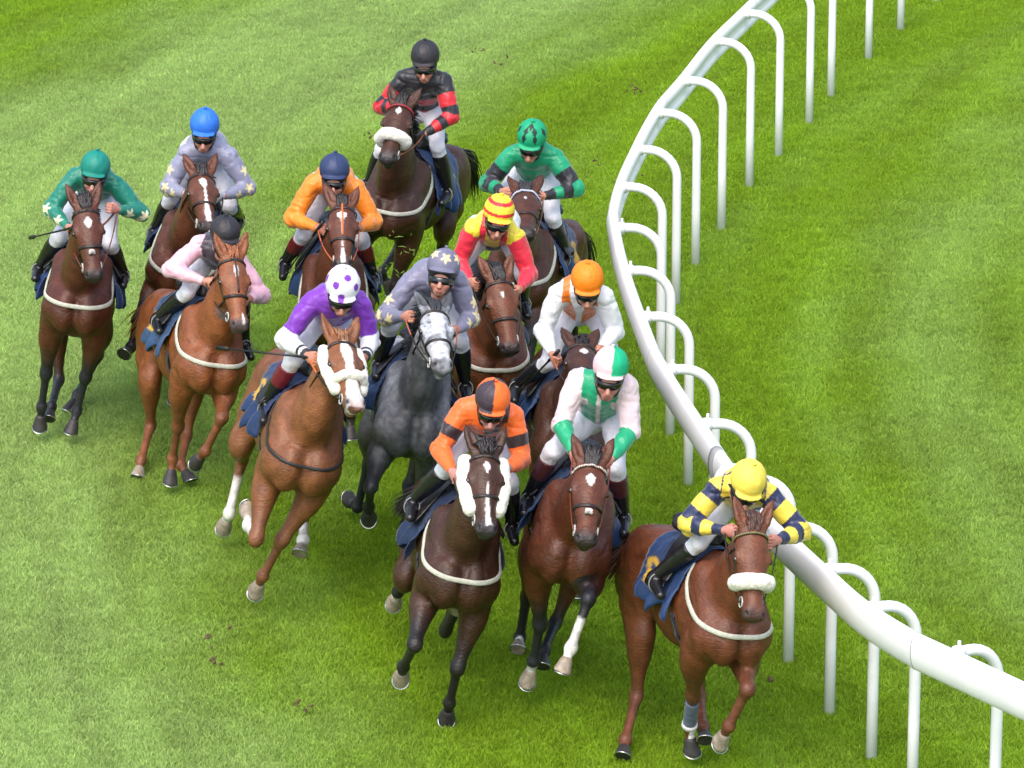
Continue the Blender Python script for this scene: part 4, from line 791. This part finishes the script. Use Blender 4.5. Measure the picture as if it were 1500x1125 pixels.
def p_redyellow(K):
    R2 = V(.72, .03, .06); o = solid(len(K['v']), V(.80, .68, .04)); m = ~K['arm']; lt = np.abs(K['lat']); o[m&(lt > .055)&(lt < .10)] = R2; o[K['arm']&(K['au'] > .06)] = R2; return put(o, m&(lt < .09)&(K['vt'] < .30), V(.02, .03, .08))
def p_whiteorange(K): o = solid(len(K['v']), WHT); m = ~K['arm']; lt = np.abs(K['lat']); o[m&(lt < .12)&(lt > .02+.10*np.clip(K['vt']-.55, 0, 1))] = V(.72, .17, .01); return o
def p_navycap(K): return put(solid(len(K['v']), ORG2), (~K['arm'])&(np.abs(K['lat']) < .10)&(K['vt'] < .45), NAVY)
def capc(c, f=None):
    def fn(K):
        o = solid(len(K['v']), c)
        if f: o = f(o, K)
        return o
    return fn
def spots(o, K, pts, R, c, star=False, dia=False):
    for (az, el) in pts:
        n = V(math.cos(el)*math.cos(az), math.cos(el)*math.sin(az), math.sin(el)); X = np.stack([K['x']/.138, K['y']/.12, K['z']/.128], 1); a = np.cross(V(0, 0, 1), n); a = U(a); b = np.cross(n, a); x, y = X@a*.125, X@b*.125
        m = X@n > .3
        m &= star_in(x, y, R, .31) if star else ((np.abs(x)/(R*.7)+np.abs(y)/(R*1.3) < 1) if dia else (np.hypot(x, y) < R)); o[m] = c
    return o
C_yellow = capc(V(.86, .68, .10)); C_navy = capc(V(.028, .045, .12)); C_black = capc(V(.028, .026, .032)); C_orange = capc(CAPORG); C_teal = capc(V(.008, .22, .17)); C_blue = capc(V(.03, .17, .68))
C_quart = capc(ORG, lambda o, K: put(o, ((K['y'] < .0)&(K['x'] > -.02)&(K['z'] > -.040))|((K['y'] > 0)&(K['x'] < -.02)), V(.05, .035, .05)))
C_pg = capc(V(.80, .55, .60), lambda o, K: put(put(put(o, (K['y'] > .005)&(K['z'] > -.035), V(.01, .42, .20)), (np.abs(K['z']+.045) < .012), V(.80, .52, .58)), K['z'] < -.062, V(.02, .45, .22)))
C_spot = capc(V(.80, .81, .84), lambda o, K: spots(o, K, [(.35, .95), (-.55, .45), (.9, .25), (-1.6, .3), (1.9, .5), (3.1, .4), (-2.4, .6), (-.1, -.2)], .024, PUR))
C_stars = capc(V(.17, .17, .25), lambda o, K: spots(o, K, [(.15, .42), (-.85, .6), (1.15, .5), (2.4, .5), (-2.2, .5)], .042, CRM, star=True))
C_diam = capc(EMR*1.15, lambda o, K: spots(o, K, [(-.42, .75), (.42, .75), (-.42, .25), (.42, .25), (0, 1.15), (-1.3, .5), (1.3, .5), (2.6, .5), (-2.6, .5)], .030, V(.012, .03, .025), dia=True))
C_hoop = capc(V(.85, .70, .05), lambda o, K: put(o, ((K['z']-.0 < -.045))|((K['z'] > -.008)&(K['z'] < .016))|((K['z'] > .066)&(K['z'] < .088)), V(.75, .03, .04)))

BAY = (.125, .042, .018); DBAY = (.060, .026, .014); BLP = (.016, .013, .014); CHE = (.26, .095, .036); CHE2 = (.26, .105, .042)
STAR = lambda t, c=0, w=.020, L=.06: [[(t-L, c, 0), (t-.02, c, w*.9), (t+.02, c, w), (t+L*1.1, c, 0)]]
HORSES = {
 'yellow': dict(coat=(.165, .058, .028), points=(.15, .055, .03), ptamt=.7, hair=(.07, .030, .020), label='chestnut racehorse with white sheepskin noseband leading on the inside beside the rail', sheepnose=1, bandage='A', cloth=(.012, .05, .17), muzzle=(.05, .035, .033), mzamt=.7,
      socks={'hB': .45}, hoof={'fB': 1}, browband=[(.30, .24, .10), (.06, .05, .03)], tail=(-.35, -.85, -.65), tail_len=.55, mane_n=150, jlabel='jockey in yellow silks with navy hooped sleeves and a yellow cap', pat=p_yellow, cap=C_yellow, glove=None, capgog=1, skin=(.50, .24, .19), ears=1),
 'orange': dict(mkw=.8, coat=DBAY, points=BLP, hair=(.014, .011, .012), label='dark bay racehorse with white sheepskin cheekpieces and a narrow white face stripe', sheepcheek=1, tail=(-.5, -.8, -.5), tail_len=.55, socks={'fA': .35, 'hA': .75, 'hB': .8}, hoof={'fA': 1, 'hA': 1, 'hB': 1}, cloth=(.010, .030, .10), patch=0,
      marks=[[(.16, 0, 0), (.22, 0, .026), (.26, 0, .022), (.33, 0, 0)], [(.38, 0, 0), (.50, 0, .008), (.66, 0, .013), (.80, 0, .020), (.93, .005, .026)]], muzzle=(.03, .028, .032), fore_n=80, fore_up=.7, jlabel='jockey in orange and dark brown silks with a quartered orange and brown cap', pat=p_orange, cap=C_quart, darkbreech=0, skin=(.55, .28, .24)),
 'pinkgreen': dict(coat=(.115, .038, .018), points=(.020, .020, .026), hair=(.016, .013, .013), label='bay racehorse with a white star, beaded browband and white front sock', marks=[[(.20, 0, .0), (.26, 0, .030), (.30, 0, .022), (.38, .0, 0)]], socks={'fB': 1.62, 'fA': .85, 'hA': .7, 'hB': .35}, sockdirt=.4, hoof={'fA': 1, 'fB': 1, 'hA': 1},
      browband=[(.75, .72, .66), (.25, .10, .07)], rosette=1, breast=0, cloth=(.010, .05, .16), patch=0, fore_n=120, fore_up=1.0, fore_len=1.35, rein=(.22, .05, .025), jlabel='jockey standing in his stirrups in pale pink and green silks', pat=p_pinkgreen, cap=C_pg, boottop=(.075, .02, .025), skin=(.50, .24, .19)),
 'purple': dict(coat=(.245, .105, .046), points=(.17, .07, .035), ptamt=.5, hair=(.24, .11, .05), label='chestnut racehorse with a broad white blaze, sheepskin cheekpieces and noseband', sheepnose=1, sheepcheek=1, cheekr=.040, mkw=.95, sheept=.35, sheepr=.030, marks=[[(.06, 0, .012), (.16, 0, .036), (.24, .0, .044), (.30, 0, .040), (.45, 0, .030), (.60, .0, .036), (.80, 0, .055), (1.0, 0, .07)]], pinknose=1, muzzle=(.20, .12, .10), mzamt=.4,
      socks={'hA': 1.7, 'hB': 1.4, 'fA': 1.6}, hoof={'hA': 1, 'hB': 1, 'fB': 1, 'fA': 1}, breast=2, cloth=(.012, .04, .14), rein=(.02, .015, .015), reintip=(.85, .16, .02), fore_n=20, mane_n=140, earf=.35, jlabel='jockey in purple silks with white sleeves and a white cap with purple spots', pat=p_purple, cap=C_spot, boottop=(.16, .012, .03)),
 'grey': dict(coat=(.072, .091, .124), points=(.014, .015, .018), ptamt=.95, hair=(.025, .027, .03), label='dark dappled grey racehorse with a pale mottled face', muzzle=(.13, .13, .14), mzamt=.5, breast=0, cloth=(.012, .05, .16), rein=(.02, .015, .015), reintip=(.5, .13, .08), mane_n=260, mane_len=1.3, mane_side=-1,
      jlabel='jockey on the grey horse in mauve silks and a mauve cap with cream stars', pat=p_mauve, cap=C_stars),
 'pink': dict(coat=CHE, points=(.17, .065, .032), ptamt=.5, hair=(.26, .085, .030), label='bright chestnut racehorse with white breast girth, behind the black-capped jockey in pink sleeves', marks=[[(.15, 0, 0), (.19, .004, .014), (.27, .0, .016), (.36, .0, .0)], [(.80, .015, 0), (.88, .02, .010), (.95, .02, .008)]], socks={}, muzzle=(.10, .085, .085), cloth=(.025, .08, .19), hoof={'hA': 1}, facestrap=(.03, .015, .012),
      fore_n=70, fore_up=.9, fore_len=.7, jlabel='jockey in pale pink sleeves, black body and plain black cap', pat=p_pink, cap=C_black),
 'teal': dict(coat=(.105, .034, .018), points=(.020, .021, .026), hair=(.018, .014, .014), label='bay racehorse with black legs and a diamond star, furthest out on the left', marks=[[(.19, 0, 0), (.26, 0, .028), (.29, 0, .022), (.36, 0, 0)]], rosette=1, cloth=(.012, .045, .16), edge=1, patch=0, fore_n=90, fore_up=.9, rein=(.20, .05, .025),
      jlabel='jockey in teal green silks with cream stars on the sleeves and a teal cap', pat=p_teal, cap=C_teal, skin=(.50, .25, .2)),
 'blue': dict(coat=(.125, .046, .022), points=BLP, hair=(.018, .014, .013), label='bay racehorse with a long white stripe, behind the bright chestnut horse', marks=[[(.17, -.003, 0), (.22, -.004, .026), (.28, 0, .022), (.36, .004, .007), (.55, .008, .010), (.72, .01, .020), (.90, .01, .018)]], cloth=(.010, .045, .16), patch=0,
      jlabel='jockey in grey silks with cream stars and a bright blue cap', pat=p_blue, cap=C_blue, glove=(.55, .56, .6)),
 'redblack': dict(coat=(.070, .030, .017), points=(.018, .015, .015), hair=(.013, .011, .010), label='dark bay racehorse with a white sheepskin noseband, last of the field', sheepnose=1, sheepr=.046, marks=STAR(.20, 0, .020, .07), cloth=(.014, .06, .20), patch=0, browband=[(.35, .02, .03), (.28, .015, .03)], muzzle=(.035, .033, .036), rein=(.25, .07, .03),
      jlabel='jockey sitting upright in black silks with red hoops and a black cap', pat=p_redblack, cap=C_black, glove=(.03, .03, .03)),
 'green': dict(coat=(.085, .032, .016), points=(.022, .020, .022), hair=(.03, .028, .03), label='bay racehorse with a blue and white browband, behind the jockey in red and yellow', marks=[[(.25, 0, 0), (.28, 0, .014), (.31, 0, .003), (.34, 0, 0)]], cloth=(.012, .05, .15), browband=[(.75, .75, .72), (.10, .22, .5)], fore_n=110, fore_up=1, rein=(.25, .06, .03),
      jlabel='jockey in emerald green silks with black hooped sleeves and a diamond patterned cap', pat=p_green, cap=C_diam),
 'redyellow': dict(coat=(.150, .052, .022), points=(.03, .022, .02), hair=(.012, .010, .011), label='bay racehorse with a tiny white star and blowing black mane, right of the grey', marks=[[(.22, 0, 0), (.26, 0, .011), (.29, 0, .010), (.33, 0, 0)]], mane_n=330, mane_len=1.5, mane_up=1.3, mane_side=-1, fore_n=110, fore_up=1, fore_len=1.1, muzzle=(.03, .028, .03),
      jlabel='jockey in red and yellow silks with a red and yellow hooped cap', pat=p_redyellow, cap=C_hoop),
 'whiteorange': dict(coat=(.065, .028, .016), points=BLP, hair=(.014, .012, .012), label='dark bay racehorse with a white star, mostly hidden behind the pink and green jockey', marks=STAR(.26, .01, .024, .06), breast=0, cloth=(.014, .06, .20), patch=0, reintip=(.4, .12, .06),
      jlabel='jockey in white sleeves, orange body and a plain orange cap', pat=p_whiteorange, cap=C_orange, fore_n=20),
 'navycap': dict(coat=(.125, .046, .025), points=(.02, .016, .016), hair=(.014, .012, .012), label='bay racehorse with an orange face strap, behind the jockey in purple', marks=[[(.17, -.003, 0), (.20, -.004, .032), (.26, -.003, .028), (.30, 0, .010), (.45, 0, .004), (.72, .0, .005), (.86, 0, .016), (.95, 0, .014)]], facestrap=(.75, .16, .04), rein=(.55, .12, .04), cloth=(.016, .06, .17),
      jlabel='jockey in plain orange silks with a navy blue cap', pat=p_navycap, cap=C_navy, boottop=(.16, .015, .02)),
}
BUILT = {}
for nm in FIT:
    r_, p_, D_, T_ = build_horse(nm, HORSES[nm]); P_ = (p_, D_, T_); BUILT[nm] = P_; build_jockey(nm, HORSES[nm], P_)
build_whip('purple', BUILT['purple'], 'A', (-.55, -.75, -.05), 'long black whip held out behind by the purple jockey', L=.72)
build_whip('teal', BUILT['teal'], 'A', (-.7, -.45, -.30), 'black whip beside the boot of the teal green jockey')
build_whip('navycap', BUILT['navycap'], 'A', (-.45, -.45, -.75), 'black whip pointing down beside the orange jockey in the navy cap')
build_whip('whiteorange', BUILT['whiteorange'], 'A', (-.6, -.3, -.55), 'black whip held by the jockey in the orange cap')
# clods and blades of turf thrown up by the hooves
rs = np.random.RandomState(12); mb = MB()
for (u, v, z) in ((925, 128, .5), (930, 133, .7), (876, 232, .4), (950, 196, .3), (930, 255, .6), (690, 262, .5), (735, 90, .9), (538, 198, 1.4), (700, 75, .6)):
    for k in range(4):
        c = ray(u+rs.normal(0, 5), v+rs.normal(0, 5), z); n_ = rs.randint(3, 6); a = rs.normal(0, 1, 3); a = U(a)*rs.uniform(.008, .022); mb.tube([c-a, c, c+a], [.004, rs.uniform(.006, .014), .003], 5)
o = lmb('flying_turf', mb, M_DIRT, smooth=False); tag(o, 'specks of earth thrown up behind the field', 'turf clods', kind='stuff')
mb = MB(); bp = BUILT['redblack']; bx, by = bp[0][0], bp[0][1]
for k in range(70):
    c = V(bx+rs.normal(.05, .22), by-1.15+rs.normal(0, .10), .75+abs(rs.normal(0, .3))); a = U(rs.normal(0, 1, 3))*rs.uniform(.012, .04); mb.tube([c-a, c+U(rs.normal(0, 1, 3))*.006, c+a], [.001, .004, .001], 3, caps=False)
M_GB = mat('torn_grass', (.16, .28, .03), rough=.7); o = lmb('flying_grass', mb, M_GB, smooth=False); tag(o, 'torn blades of grass in the air in front of the last horse', 'grass clippings', kind='stuff')
mb = MB()
for (u, v, sz) in ((308, 943, .05), (312, 980, .03), (445, 1035, .045), (1128, 1002, .02), (630, 265, .03), (690, 660, .03)):
    c = ray(u, v, 0)
    for k in range(4):
        q = c+V(rs.normal(0, sz), rs.normal(0, sz*1.6), .035); a = U(V(rs.normal(), rs.normal(), .3))*rs.uniform(.01, .025); mb.tube([q-a, q, q+a], [.004, rs.uniform(.008, .018), .004], 5)
o = lmb('turf_divots', mb, M_DIRT, smooth=False); tag(o, 'small scuffs of bare earth kicked up in the grass', 'divots', kind='stuff')
